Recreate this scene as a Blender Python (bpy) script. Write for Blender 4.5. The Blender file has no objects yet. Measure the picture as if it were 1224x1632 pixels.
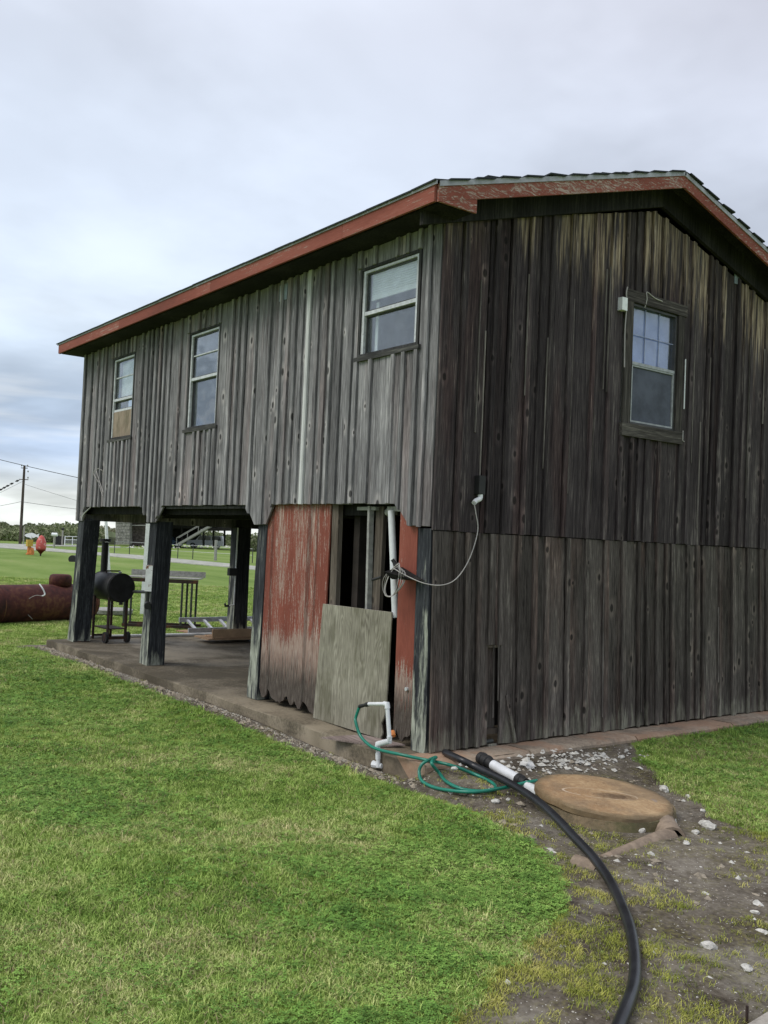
import bpy, bmesh, math, random
import numpy as np
from mathutils import Vector, Matrix, noise
random.seed(7); rng = np.random.default_rng(7)
sc = bpy.context.scene
COL = sc.collection
R = math.radians

# ------------------------------------------------------------------ camera
YAW, PITCH, ROLL, FPX = R(53.06), R(1.88), R(2.5), 1515.0
CAM = Vector((5.774, -4.885, 1.65))
fwd = Vector((-math.sin(YAW)*math.cos(PITCH), math.cos(YAW)*math.cos(PITCH), math.sin(PITCH)))
r0 = Vector((math.cos(YAW), math.sin(YAW), 0)); u0 = r0.cross(fwd)
rgt = math.cos(ROLL)*r0 + math.sin(ROLL)*u0
upv = -math.sin(ROLL)*r0 + math.cos(ROLL)*u0
cd = bpy.data.cameras.new('camera'); cam = bpy.data.objects.new('camera', cd); COL.objects.link(cam)
cd.sensor_fit = 'HORIZONTAL'; cd.sensor_width = 36; cd.lens = 36*FPX/1224
cd.clip_start = .1; cd.clip_end = 3000
M3 = Matrix((rgt, upv, -fwd)).transposed()
cam.matrix_world = Matrix.Translation(CAM) @ M3.to_4x4()
sc.camera = cam
def at(x, y, d):                      # point seen at (x, y) of the photo, d metres deep
    return CAM + (fwd*FPX + rgt*(x-612) - upv*(y-816))*(d/FPX)
def gnd(x, y, z=-.15):                # point of the level z seen at (x, y)
    v = fwd*FPX + rgt*(x-612) - upv*(y-816)
    return CAM + v*((z-CAM.z)/v.z)

# ------------------------------------------------------------------ light
sc.view_settings.view_transform = 'Standard'; sc.view_settings.look = 'None'
sc.view_settings.exposure = 0.12; sc.view_settings.gamma = 1; sc.view_settings.use_curve_mapping = False
SUN_EL, SUN_AZ = R(48), R(200)       # azimuth clockwise from +Y
sd = bpy.data.lights.new('sun', 'SUN'); sun = bpy.data.objects.new('sun', sd); COL.objects.link(sun)
sd.energy = 1.5; sd.angle = R(25); sd.color = (1, .96, .9)
sv = Vector((math.sin(SUN_AZ)*math.cos(SUN_EL), math.cos(SUN_AZ)*math.cos(SUN_EL), math.sin(SUN_EL)))
sun.rotation_euler = sv.to_track_quat('Z', 'Y').to_euler()

# ------------------------------------------------------------------ node helper
class NT:
    def __init__(s, tree): s.t = tree; s.n = tree.nodes; s.l = tree.links
    def node(s, ty, **kw):
        n = s.n.new(ty)
        for k, v in kw.items(): setattr(n, k, v)
        return n
    def put(s, sock, v):
        if isinstance(v, bpy.types.NodeSocket): s.l.new(v, sock)
        elif isinstance(v, (tuple, list)) and sock.type == 'RGBA' and len(v) == 3: sock.default_value = (*v, 1)
        else: sock.default_value = v
    def math(s, op, a, b=0.0, clamp=False):
        n = s.node('ShaderNodeMath', operation=op, use_clamp=clamp); s.put(n.inputs[0], a); s.put(n.inputs[1], b); return n.outputs[0]
    def add(s, a, b): return s.math('ADD', a, b)
    def mul(s, a, b): return s.math('MULTIPLY', a, b)
    def sub(s, a, b): return s.math('SUBTRACT', a, b)
    def ramp(s, v, lo, hi, a=0.0, b=1.0, smooth=True):
        n = s.node('ShaderNodeMapRange'); n.interpolation_type = 'SMOOTHSTEP' if smooth else 'LINEAR'
        s.put(n.inputs[0], v); s.put(n.inputs[1], lo); s.put(n.inputs[2], hi); s.put(n.inputs[3], a); s.put(n.inputs[4], b); return n.outputs[0]
    def mix(s, f, a, b, mode='MIX'):
        n = s.node('ShaderNodeMix', data_type='RGBA', blend_type=mode); s.put(n.inputs[0], f); s.put(n.inputs[6], a); s.put(n.inputs[7], b); return n.outputs[2]
    def vmul(s, v, k):
        n = s.node('ShaderNodeVectorMath', operation='MULTIPLY'); s.put(n.inputs[0], v); n.inputs[1].default_value = k; return n.outputs[0]
    def vadd(s, v, w):
        n = s.node('ShaderNodeVectorMath', operation='ADD'); s.put(n.inputs[0], v); s.put(n.inputs[1], w); return n.outputs[0]
    def noise(s, v, scale, detail=4, rough=.55, dist=0.0, color=False):
        n = s.node('ShaderNodeTexNoise'); s.put(n.inputs['Vector'], v); n.inputs['Scale'].default_value = scale
        n.inputs['Detail'].default_value = detail; n.inputs['Roughness'].default_value = rough; n.inputs['Distortion'].default_value = dist
        return n.outputs['Color' if color else 'Fac']
    def voro(s, v, scale, feature='F1', rnd=1.0):
        n = s.node('ShaderNodeTexVoronoi', feature=feature); s.put(n.inputs['Vector'], v); n.inputs['Scale'].default_value = scale
        n.inputs['Randomness'].default_value = rnd; return n
    def cr(s, v, stops):
        n = s.node('ShaderNodeValToRGB'); s.put(n.inputs[0], v); e = n.color_ramp.elements
        while len(e) < len(stops): e.new(.5)
        for q, (p, c) in zip(e, stops): q.position = p; q.color = (*c, 1)
        return n.outputs[0]
    def sep(s, v):
        n = s.node('ShaderNodeSeparateXYZ'); s.put(n.inputs[0], v); return n.outputs
    def comb(s, x, y, z):
        n = s.node('ShaderNodeCombineXYZ'); s.put(n.inputs[0], x); s.put(n.inputs[1], y); s.put(n.inputs[2], z); return n.outputs[0]
    def bump(s, h, strength=.3, dist=.01):
        n = s.node('ShaderNodeBump'); s.put(n.inputs['Height'], h); n.inputs['Strength'].default_value = strength; n.inputs['Distance'].default_value = dist
        return n.outputs[0]
def mat(name, rough=.8, color=(.5, .5, .5), metal=0.0, spec=.3):
    m = bpy.data.materials.new(name); m.use_nodes = True; t = NT(m.node_tree)
    b = m.node_tree.nodes['Principled BSDF']; b.inputs['Roughness'].default_value = rough
    b.inputs['Base Color'].default_value = (*color, 1); b.inputs['Metallic'].default_value = metal
    b.inputs['Specular IOR Level'].default_value = spec
    t.b = b; t.m = m
    return m, t, b
def pos_rand(t, k=37.0):
    g = t.node('ShaderNodeNewGeometry').outputs['Position']; o = t.node('ShaderNodeObjectInfo').outputs['Random']
    return g, o, t.vadd(g, t.comb(t.mul(o, k), t.mul(o, k*.7), t.mul(o, k*1.3)))

# ------------------------------------------------------------------ world: overcast sky
w = bpy.data.worlds.new('World'); sc.world = w; w.use_nodes = True
t = NT(w.node_tree); bg = w.node_tree.nodes['Background']
tc = t.node('ShaderNodeTexCoord').outputs['Generated']
sx, sy, sz = t.sep(tc)
sky = t.node('ShaderNodeTexSky', sky_type='NISHITA'); sky.sun_disc = False; sky.sun_elevation = SUN_EL; sky.sun_rotation = SUN_AZ
sky.dust_density = 2.0
el = t.math('MAXIMUM', sz, 0.0)
cl = t.cr(el, [(0.0, (.84, .87, .83)), (.035, (.80, .85, .84)), (.075, (.47, .58, .76)), (.13, (.54, .66, .83)), (.21, (.68, .77, .88)),
               (.33, (.63, .69, .79)), (.48, (.64, .67, .75)), (1.0, (.95, .96, 1.0))])
# flattened cloud layers: project on a plane overhead
inv = t.math('DIVIDE', 1.0, t.add(el, .16))
cp = t.comb(t.mul(sx, inv), t.mul(sy, inv), 0.0)
n1 = t.noise(cp, .85, 5, .5, .3); n2 = t.noise(t.vadd(cp, (7, 3, 0)), 2.2, 6, .5)
shade = t.ramp(n1, .34, .64, .74, 1.16)
shade2 = t.ramp(n2, .35, .68, .93, 1.05)
# the sky grows plainer to the right (towards +Y) and bluer rents open low on the left
lav = t.mix(t.ramp(el, .12, .42), (1, 1, 1), t.mix(t.ramp(sx, -.9, -.3), (.97, 1.0, 1.03), (1.0, .99, 1.02)))
col = t.mix(1.0, cl, lav, 'MULTIPLY')
g = t.node('ShaderNodeVectorMath', operation='SCALE'); t.put(g.inputs[0], col); t.put(g.inputs[3], t.mul(t.mul(shade, shade2), 1.07))
sk = t.node('ShaderNodeVectorMath', operation='SCALE'); t.put(sk.inputs[0], sky.outputs[0]); sk.inputs[3].default_value = .09
streak = t.noise(t.comb(t.mul(sx, 3), t.mul(sy, 3), t.mul(sz, 26)), 1.3, 4, .5)
rent = t.mul(t.ramp(streak, .5, .72), t.mul(t.ramp(el, .05, .09), t.ramp(el, .17, .11)))
fin = t.mix(t.add(.05, t.mul(rent, .22)), g.outputs[0], sk.outputs[0])
white = t.mul(t.ramp(t.noise(t.comb(t.mul(sx, 2), t.mul(sy, 2), t.mul(sz, 22)), 1.6, 4, .5), .5, .64), t.ramp(el, .24, .1))
fin = t.mix(t.mul(white, .35), fin, (.9, .92, .92))
t.put(bg.inputs[0], fin); bg.inputs[1].default_value = 1.0

# ------------------------------------------------------------------ materials
def wood(name, stops, horiz=None, lo_lichen=0.0, bleach=0.0, rough=.9, rand=.35, knots=.75, warm=0.0, gs=1.0, bumps=.5):
    m, t, b = mat(name, rough, spec=.15)
    g, o, p = pos_rand(t)
    st = {None: (1, 1, .035), 'X': (.035, 1, 1), 'Y': (1, .035, 1)}[horiz]
    gp = t.vmul(p, st)
    wob = t.noise(t.vmul(p, tuple(.3+.7*q for q in st)), 3, 2, color=True)
    gp2 = t.vadd(gp, t.vmul(wob, (.02, .02, .02)))
    a = t.noise(gp2, 55*gs, 7, .62); f = t.noise(gp, 210*gs, 3, .6); big = t.noise(t.vmul(p, tuple(q**.45 for q in st)), 2.6, 4, .6)
    v = t.add(t.mul(a, .46), t.add(t.mul(f, .40), t.mul(big, .36)))
    c = t.cr(t.ramp(v, .46, .78, smooth=False), stops)
    # cracks
    crk = t.ramp(t.noise(t.vmul(p, tuple(q*q*1.5 if q < 1 else 1 for q in st)), 95, 2, .5), .30, .36, .45, 1.0)
    c = t.mix(1.0, c, t.comb(crk, crk, crk), 'MULTIPLY')
    if warm:
        c = t.mix(t.mul(t.ramp(t.noise(t.vmul(p, tuple(q**.6 for q in st)), 3.1, 3), .5, .72), warm), c, t.mix(1.0, c, (1.5, .95, .85), 'MULTIPLY'))
    if knots:
        kx, ky, kz = t.sep(p); kw = t.add(t.add(kx, ky), t.mul(t.sub(a, .5), .03))
        kp = t.comb(t.mul(kw, 5.2 if horiz is None else 2.1), t.mul(kz, 3.0 if horiz is None else 6), t.mul(o, 50))
        vn = t.voro(kp, 1.0); vn.voronoi_dimensions = '2D'; d = vn.outputs['Distance']; pick = t.ramp(t.sep(vn.outputs['Color'])[0], .32, .34, 1.0, 0.0); d = t.math('DIVIDE', d, t.add(.55, t.mul(t.sep(vn.outputs['Color'])[2], .9)))
        ring = t.mul(t.mul(t.ramp(d, .05, .10), t.ramp(d, .27, .12)), pick)
        core = t.mul(t.ramp(d, .10, .06), pick)
        c = t.mix(t.mul(ring, .6*knots), c, t.mix(1.0, c, (2.3, 2.2, 2.1), 'MULTIPLY'))
        c = t.mix(t.mul(core, knots), c, (.015, .013, .012))
    if bleach:
        y = t.sep(g)[1]; z = t.sep(g)[2]
        rk = t.sub(4.98, t.mul(t.math('ABSOLUTE', t.sub(y, 2.65)), .27))
        h = t.sub(rk, z)
        s1 = t.noise(t.vmul(p, (1, 1, .06)), 30, 4, .6)
        yk = t.ramp(y, .1, 2.6, .18, .62)
        lim = t.mul(t.mul(s1, yk), 2.3)
        mk = t.mul(t.ramp(t.sub(lim, h), -.10, .45), t.ramp(s1, .38, .60))
        mk = t.mul(mk, t.ramp(o, .15, .6, .1, 1.0))
        c = t.mix(t.mul(mk, t.mul(bleach, t.ramp(f, .35, .6, .5, .9))), c, t.cr(a, [(.3, (.10, .07, .04)), (.52, (.36, .28, .19)), (.7, (.60, .50, .38))]))
    if lo_lichen:
        z = t.sep(g)[2]
        s1 = t.noise(t.vmul(p, (1, 1, .16)), 14, 5, .65)
        nyy = t.sep(t.node('ShaderNodeNewGeometry').outputs['Normal'])[1]
        zf = t.mul(z, t.ramp(nyy, -.4, -.8, .75, .16 if name.startswith('dark_post') else .75))
        mk = t.mul(t.ramp(t.sub(s1, zf), .34, .56), t.ramp(zf, .75, .1))
        c = t.mix(t.mul(mk, lo_lichen), c, t.cr(f, [(.35, (.20, .215, .17) if name.startswith('dark_post') else (.15, .15, .11)), (.62, (.50, .53, .44) if name.startswith('dark_post') else (.36, .36, .28))]))
    br = t.ramp(o, 0.0, 1.0, 1-rand, 1+rand, smooth=False)
    sc_ = t.node('ShaderNodeVectorMath', operation='SCALE'); t.put(sc_.inputs[0], c); t.put(sc_.inputs[3], br)
    t.put(b.inputs['Base Color'], sc_.outputs[0])
    t.put(b.inputs['Normal'], t.bump(t.add(t.mul(a, .7), t.mul(f, .4)), bumps, .006))
    return m
M = {}
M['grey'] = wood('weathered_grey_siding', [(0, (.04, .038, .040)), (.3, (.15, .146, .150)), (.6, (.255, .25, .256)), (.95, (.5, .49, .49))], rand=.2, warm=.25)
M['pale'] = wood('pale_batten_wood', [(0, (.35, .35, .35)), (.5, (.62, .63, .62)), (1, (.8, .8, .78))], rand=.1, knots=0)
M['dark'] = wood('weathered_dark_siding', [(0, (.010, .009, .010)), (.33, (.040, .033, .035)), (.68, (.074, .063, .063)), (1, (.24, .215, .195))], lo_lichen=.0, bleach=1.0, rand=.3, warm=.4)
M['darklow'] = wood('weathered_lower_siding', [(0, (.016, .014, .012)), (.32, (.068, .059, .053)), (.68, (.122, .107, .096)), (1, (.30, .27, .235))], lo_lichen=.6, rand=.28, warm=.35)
M['edge'] = wood('pale_edge_wood', [(0, (.05, .045, .04)), (.5, (.17, .155, .14)), (1, (.38, .35, .31))], rand=.4, knots=0)
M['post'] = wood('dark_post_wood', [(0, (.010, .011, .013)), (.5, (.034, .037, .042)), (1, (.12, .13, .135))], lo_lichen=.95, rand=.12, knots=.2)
M['trim'] = wood('grey_window_casing_wood', [(0, (.02, .018, .017)), (.5, (.062, .056, .050)), (1, (.18, .165, .145))], rand=.15, knots=.5)
M['trimh'] = wood('grey_window_head_wood', [(0, (.02, .018, .017)), (.5, (.062, .056, .050)), (1, (.18, .165, .145))], horiz='Y', rand=.15, knots=.6)
M['frameh'] = wood('dark_window_sill_wood', [(0, (.015, .015, .015)), (.5, (.06, .06, .058)), (1, (.18, .18, .16))], horiz='X', rand=.1, knots=0)
M['frame'] = wood('dark_window_trim_wood', [(0, (.015, .015, .015)), (.5, (.06, .06, .06)), (1, (.16, .16, .15))], rand=.1, knots=0)
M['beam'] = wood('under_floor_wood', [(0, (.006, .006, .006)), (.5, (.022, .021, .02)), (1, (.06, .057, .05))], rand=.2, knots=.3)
M['stud'] = wood('bare_stud_wood', [(0, (.05, .04, .03)), (.5, (.13, .11, .09)), (1, (.25, .22, .18))], rand=.35, knots=.4)
M['lumber'] = wood('stained_shelf_wood', [(0, (.16, .09, .05)), (.5, (.36, .23, .14)), (1, (.55, .40, .27))], horiz='Y', rand=.3, knots=.3)
M['oldboard'] = wood('worn_loose_board', [(0, (.10, .08, .07)), (.5, (.25, .20, .18)), (1, (.42, .36, .32))], horiz='X', rand=.1, knots=.2)
M['pole'] = wood('utility_pole_wood', [(0, (.03, .025, .02)), (.5, (.08, .065, .055)), (1, (.15, .13, .11))], knots=0)

def redpaint(name, horiz=None, wear=.5, low=False, amt=1.0, wavy=0.0):
    m, t, b = mat(name, .75, spec=.25)
    g, o, p = pos_rand(t)
    st = {None: (1, 1, .05), 'X': (.05, 1, 1), 'Y': (1, .05, 1)}[horiz]
    gp = t.vmul(p, st)
    if wavy:
        wv = t.noise(t.vmul(p, (1, .6, 1)), 5, 2, color=True); gp = t.vadd(gp, t.vmul(wv, (wavy*.2, wavy*.08, wavy*.2)))
    a = t.noise(gp, 60, 6, .65); f = t.noise(gp, 190, 3, .6); big = t.noise(t.vmul(p, tuple(q**.5 for q in st)), 2.2, 3, .6)
    speck = t.noise(t.vmul(p, tuple(q**.35 for q in st)), 95, 4, .75)
    z = t.sep(g)[2]
    bare = t.cr(t.add(t.mul(a, .6), t.mul(f, .4)), [(.32, (.14, .095, .075)), (.5, (.36, .27, .22)), (.68, (.58, .48, .42))])
    red = t.cr(t.add(t.mul(big, .6), t.mul(f, .4)), [(.3, (.13, .038, .026)), (.5, (.25, .072, .048)), (.7, (.36, .135, .10))])
    th = t.add(t.add(t.mul(a, .5), t.mul(speck, .3)), t.mul(big, .35))
    if low: th = t.add(th, t.mul(t.ramp(z, .85, .45), .17))
    k = t.mul(t.ramp(th, .665-wear*.22, .72-wear*.18), t.ramp(f, .3, .6, .6, 1.0))
    c = t.mix(t.mul(k, amt), red, bare)
    if low:
        c = t.mix(t.mul(t.ramp(t.sub(t.add(z, 0.0), t.mul(a, .95)), .12, -.22), .95), c, t.cr(f, [(.35, (.022, .017, .014)), (.58, (.10, .085, .07)), (.75, (.26, .235, .205))]))
        c = t.mix(1.0, c, t.comb(*[t.ramp(t.noise(t.vmul(p, (1, 1, .02)), 11, 1), .28, .34, .6, 1.0)]*3), 'MULTIPLY')
    t.put(b.inputs['Base Color'], c); t.put(b.inputs['Normal'], t.bump(t.add(t.mul(a, .6), t.mul(k, -1.0)), .55, .004))
    return m
M['red'] = redpaint('peeling_red_panel_paint', wear=.46, low=True)
M['red2'] = redpaint('red_strip_paint', wear=.10, low=True)
M['redx'] = redpaint('red_eave_paint', 'X', wear=.12)
M['redy'] = redpaint('worn_red_rake_paint', 'Y', wear=.40, wavy=1.0)

def ply(name, lo, mid, hi, axis='z'):
    m, t, b = mat(name, .85, spec=.15); g, o, p = pos_rand(t)
    q = t.vmul(p, (1, 1, .16)); d = t.noise(q, 5, 3, .5, color=True)
    n = t.node('ShaderNodeTexWave', wave_type='BANDS', bands_direction='X'); t.put(n.inputs['Vector'], t.vadd(t.vmul(q, (1, 1, 1)), t.vmul(d, (.5, .5, .1))))
    n.inputs['Scale'].default_value = 11; n.inputs['Distortion'].default_value = 6; n.inputs['Detail'].default_value = 3
    fine = t.noise(t.vmul(p, (1, 1, .04)), 130, 4, .65); big = t.noise(p, 3, 4, .6)
    v = t.add(t.mul(n.outputs['Fac'], .13), t.add(t.mul(fine, .55), t.mul(big, .42)))
    c = t.cr(v, [(.32, lo), (.55, mid), (.78, hi)])
    z = t.sep(g)[2]
    c = t.mix(t.mul(t.ramp(t.noise(t.vmul(p, (1, 1, .3)), 5, 5, .7), .46, .66), .6), c, (.11, .105, .065))
    vn = t.voro(t.vmul(p, (4, 4, 2)), 1.0); core = t.mul(t.ramp(vn.outputs['Distance'], .07, .045), t.ramp(t.sep(vn.outputs['Color'])[0], .4, .42, 1.0, 0.0))
    c = t.mix(t.mul(core, .8), c, (.03, .025, .02))
    t.put(b.inputs['Base Color'], c); t.put(b.inputs['Normal'], t.bump(v, .3, .004)); return m
M['ply'] = ply('weathered_plywood', (.10, .09, .068), (.27, .255, .20), (.46, .44, .355))
M['ply2'] = ply('tan_plywood', (.16, .12, .09), (.30, .24, .18), (.42, .35, .28))

def simple(name, c, rough=.6, metal=0.0, var=.25, scale=12, spec=.4, bump=0.0, c2=None, thr=None):
    m, t, b = mat(name, rough, metal=metal, spec=spec); g, o, p = pos_rand(t)
    n = t.noise(p, scale, 5, .6)
    k = t.ramp(n, .3, .7, 1-var, 1+var)
    s = t.node('ShaderNodeVectorMath', operation='SCALE'); s.inputs[0].default_value = c; t.put(s.inputs[3], k)
    out = s.outputs[0]
    if c2: out = t.mix(t.ramp(t.noise(p, scale*.6, 6, .7), *(thr or (.5, .62))), out, c2)
    t.put(b.inputs['Base Color'], out)
    if bump: t.put(b.inputs['Normal'], t.bump(t.noise(p, scale*5, 4, .6), bump, .01))
    return m
M['alu'] = simple('aluminium_window_frame', (.60, .62, .62), .5, .3, .15, 20, c2=(.25, .25, .25), thr=(.6, .75))
M['alu2'] = simple('dull_screen_frame', (.36, .38, .39), .6, .2, .2, 20)
M['mullion'] = simple('blue_grey_muntin', (.30, .34, .48), .6)
M['bronze'] = simple('dark_window_channel', (.06, .06, .06), .5)
M['pvc'] = simple('white_pvc', (.72, .74, .75), .35, var=.08, c2=(.45, .42, .36), thr=(.66, .8))
M['white'] = simple('white_painted_metal', (.82, .85, .85), .5, var=.1, c2=(.4, .38, .33), thr=(.64, .75))
M['whiterust'] = simple('rusting_white_paint', (.80, .82, .80), .6, var=.1, c2=(.20, .07, .025), thr=(.55, .62))
M['black'] = simple('black_plastic_pipe', (.018, .019, .022), .38, spec=.5, var=.4, scale=6)
M['rib'] = simple('black_rubber', (.02, .02, .02), .6)
M['grill'] = simple('sooty_black_steel', (.016, .016, .017), .55, var=.4, scale=9, spec=.4)
M['rustdark'] = simple('rusty_dark_steel', (.035, .022, .018), .8, c2=(.11, .04, .02), thr=(.5, .65))
M['green'] = simple('green_garden_hose', (.012, .19, .13), .32, var=.2, scale=8, spec=.5)
M['drip'] = simple('galvanised_drip_edge', (.36, .37, .39), .55, .2, .2)
M['shingle'] = simple('dark_asphalt_shingle', (.035, .042, .048), .95, var=.4, scale=60, bump=.6)
M['wire'] = simple('pale_grey_cable', (.42, .40, .38), .6, var=.15)
M['stuffwire'] = simple('dark_line_cable', (.05, .05, .055), .7)
M['shell'] = simple('oyster_shell_white', (.56, .55, .50), .8, var=.25, scale=40, bump=.5)
M['gravelm'] = simple('grey_tan_gravel', (.34, .32, .27), .9, var=.6, scale=60)
M['stone'] = simple('tan_stone', (.30, .26, .20), .9, var=.35, scale=25, bump=.6)
M['clay'] = simple('buff_clay_pipe', (.27, .21, .155), .9, var=.25, scale=14, bump=.4)
M['bag'] = simple('white_plastic_bag', (.62, .62, .60), .5, var=.1)
M['silver'] = simple('silver_ladder_metal', (.55, .57, .6), .45, .5, .15)
M['card'] = simple('brown_cardboard', (.45, .30, .18), .9, var=.15, scale=6)
M['yellow'] = simple('faded_yellow_paint', (.55, .36, .06), .6)
M['orange'] = simple('orange_paint', (.62, .22, .06), .6)
M['metal'] = simple('dark_table_steel', (.05, .055, .05), .7, var=.3)
M['greyplank'] = simple('grey_plank', (.30, .30, .28), .9, var=.25, scale=20)
M['patch'] = simple('pale_blue_metal_patch', (.26, .31, .33), .5, .3)
M['concpost'] = simple('pale_fence_post', (.35, .34, .30), .9)
M['car_silver'] = simple('silver_van_paint', (.80, .81, .83), .5, .0, .06)
M['car_blue'] = simple('blue_car_paint', (.07, .12, .2), .3, .1, .06)
M['carglass'] = simple('dark_car_glass', (.02, .025, .03), .1, spec=.6)
M['tyre'] = simple('tyre_rubber', (.02, .02, .02), .9)
M['block'] = simple('grey_shingle_cladding', (.30, .29, .265), .95, var=.3, scale=3)
M['darkclad'] = simple('brown_cladding', (.12, .10, .09), .95, var=.35, scale=2)
M['bush'] = simple('scrub_leaves', (.17, .20, .10), .9, var=.4, scale=.12, c2=(.26, .235, .16), thr=(.48, .66))  # leaf tone lightened in the colour itself to suggest distant haze
M['curtain'] = simple('blue_curtain', (.26, .33, .68), .9, var=.12, scale=3)
M['screen'] = simple('grey_insect_screen', (.085, .095, .125), .9, var=.25, scale=5)
M['blind'] = simple('white_blind_slats', (.86, .90, .88), .6, var=.06)
M['room'] = simple('pale_room_wall', (.38, .39, .36), .9, var=.1, scale=2)
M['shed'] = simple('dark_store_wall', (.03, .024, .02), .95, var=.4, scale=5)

# glass: thin, dusty
m, t, b = mat('window_glass', .03, (.5, .55, .6)); M['glass'] = m
lw_ = t.node('ShaderNodeLayerWeight'); lw_.inputs['Blend'].default_value = .5
gl = t.node('ShaderNodeBsdfGlossy'); gl.inputs['Roughness'].default_value = .03; gl.inputs['Color'].default_value = (.92, .94, .97, 1)
tr = t.node('ShaderNodeBsdfTransparent'); tr.inputs['Color'].default_value = (.9, .93, .93, 1)
g, o, p = pos_rand(t)
gn = t.bump(t.noise(g, 1.6, 2), .12, .2); t.put(gl.inputs['Normal'], gn)
mx = t.node('ShaderNodeMixShader'); t.put(mx.inputs[0], t.add(.10, t.mul(t.math('POWER', lw_.outputs['Facing'], 3.0), .5))); t.put(mx.inputs[1], tr.outputs[0]); t.put(mx.inputs[2], gl.outputs[0])
df = t.node('ShaderNodeBsdfDiffuse'); df.inputs[0].default_value = (.5, .55, .6, 1)
mx2 = t.node('ShaderNodeMixShader'); t.put(mx2.inputs[0], t.ramp(t.noise(p, 7, 5, .7), .4, .75, .02, .07)); t.put(mx2.inputs[1], mx.outputs[0]); t.put(mx2.inputs[2], df.outputs[0])
t.put(m.node_tree.nodes['Material Output'].inputs[0], mx2.outputs[0])

# rusty tank
m, t, b = mat('rusty_tank_steel', .75, spec=.25); M['tank'] = m; g, o, p = pos_rand(t)
n = t.noise(p, 1.6, 6, .65, .4); f = t.noise(p, 14, 5, .6)
c = t.cr(t.add(t.mul(n, .75), t.mul(f, .3)), [(.36, (.03, .014, .013)), (.5, (.085, .026, .023)), (.6, (.15, .07, .035)), (.72, (.075, .07, .045)), (.85, (.22, .10, .07))])
t.put(b.inputs['Base Color'], c); t.put(b.inputs['Normal'], t.bump(f, .3, .01))
# buoy red
m, t, b = mat('faded_red_buoy', .5, spec=.3); M['buoy'] = m; g, o, p = pos_rand(t); z = t.sep(g)[2]
t.put(b.inputs['Base Color'], t.mix(t.ramp(z, .35, .2), t.mix(t.ramp(t.noise(g, 4, 4), .55, .68), (.55, .10, .09), (.72, .42, .38)), (.12, .012, .01)))

def concrete(name, a, bcol, rust=None, wet=.5):
    m, t, b = mat(name, .9, spec=.2); g, o, p = pos_rand(t)
    n = t.noise(p, 1.1, 7, .62, .3); f = t.noise(p, 34, 5, .65); v = t.add(t.mul(n, .7), t.mul(f, .32))
    c = t.mix(t.ramp(v, .42, .62), a, bcol)
    if rust: c = t.mix(t.mul(t.ramp(t.noise(t.vadd(p, (9, 2, 4)), 1.7, 5, .65), .42, .6), rust[1]), c, rust[0])
    ps = t.voro(p, 150); sp = t.ramp(ps.outputs['Distance'], .28, .12)
    c = t.mix(t.mul(sp, .3), c, (.4, .37, .32))
    t.put(b.inputs['Base Color'], c); t.put(b.inputs['Roughness'], t.ramp(n, .35, .6, .95, .65))
    t.put(b.inputs['Normal'], t.bump(t.add(f, t.mul(n, 2)), .35, .01)); return m, t, b, c
m, t, b, c = concrete('stained_wet_concrete', (.085, .072, .05), (.25, .212, .15)); M['slab'] = m
px_ = t.sep(t.node('ShaderNodeNewGeometry').outputs['Position'])[0]
t.put(b.inputs['Base Color'], t.mix(t.ramp(px_, -.7, .1, 0, .7), c, t.cr(t.noise(t.node('ShaderNodeNewGeometry').outputs['Position'], 6, 6, .6), [(.35, (.08, .062, .046)), (.55, (.19, .148, .105)), (.7, (.3, .24, .17))])))
M['slabr'] = concrete('rust_stained_concrete', (.20, .16, .12), (.40, .33, .25), ((.40, .24, .15), .6))[0]
M['curb'] = concrete('light_concrete', (.22, .20, .17), (.42, .39, .34))[0]
M['road'] = concrete('pale_gravel_road', (.30, .31, .27), (.46, .46, .40))[0]
M['lidring'] = concrete('mossy_concrete_ring', (.11, .09, .055), (.27, .20, .12), ((.12, .13, .05), .5))[0]
m, t, b, c = concrete('ochre_stained_lid', (.33, .205, .105), (.52, .37, .21), ((.22, .155, .095), .75)); M['lid'] = m
tc = t.node('ShaderNodeTexCoord').outputs['Object']; ox, oy, oz = t.sep(tc)
# dark damp stain and the scuffed pale loop on the lid
ex = t.math('DIVIDE', t.sub(ox, .08), .17); ey = t.math('DIVIDE', t.add(oy, .03), .085)
rr = t.add(t.math('SQRT', t.add(t.mul(ex, ex), t.mul(ey, ey))), t.mul(t.sub(t.noise(tc, 18, 4), .5), .9))
c = t.mix(t.mul(t.ramp(rr, 1.15, .3), .8), c, (.075, .045, .028))
ex = t.math('DIVIDE', t.add(ox, .03), .26); ey = t.math('DIVIDE', t.add(oy, .01), .10)
r2 = t.math('ABSOLUTE', t.sub(t.math('SQRT', t.add(t.mul(ex, ex), t.mul(ey, ey))), 1.0))
r2 = t.add(r2, t.mul(t.sub(t.noise(tc, 7, 3), .5), .12))
c = t.mix(t.mul(t.mul(t.ramp(r2, .05, .01), t.ramp(t.noise(tc, 9, 3), .38, .5)), .65), c, (.66, .55, .42))
c = t.mix(t.ramp(t.noise(tc, 55, 5, .7), .54, .7, 0, .45), c, (.5, .42, .3))
c = t.mix(t.ramp(t.noise(tc, 26, 6, .75), .42, .30, 0, .7), c, (.06, .045, .03))
rd = t.math('SQRT', t.add(t.mul(ox, ox), t.mul(oy, oy)))
c = t.mix(t.mul(t.ramp(t.add(rd, t.mul(t.noise(tc, 6, 5, .7), .12)), .46, .53), .6), c, (.10, .085, .05))
t.put(b.inputs['Base Color'], c)

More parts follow.
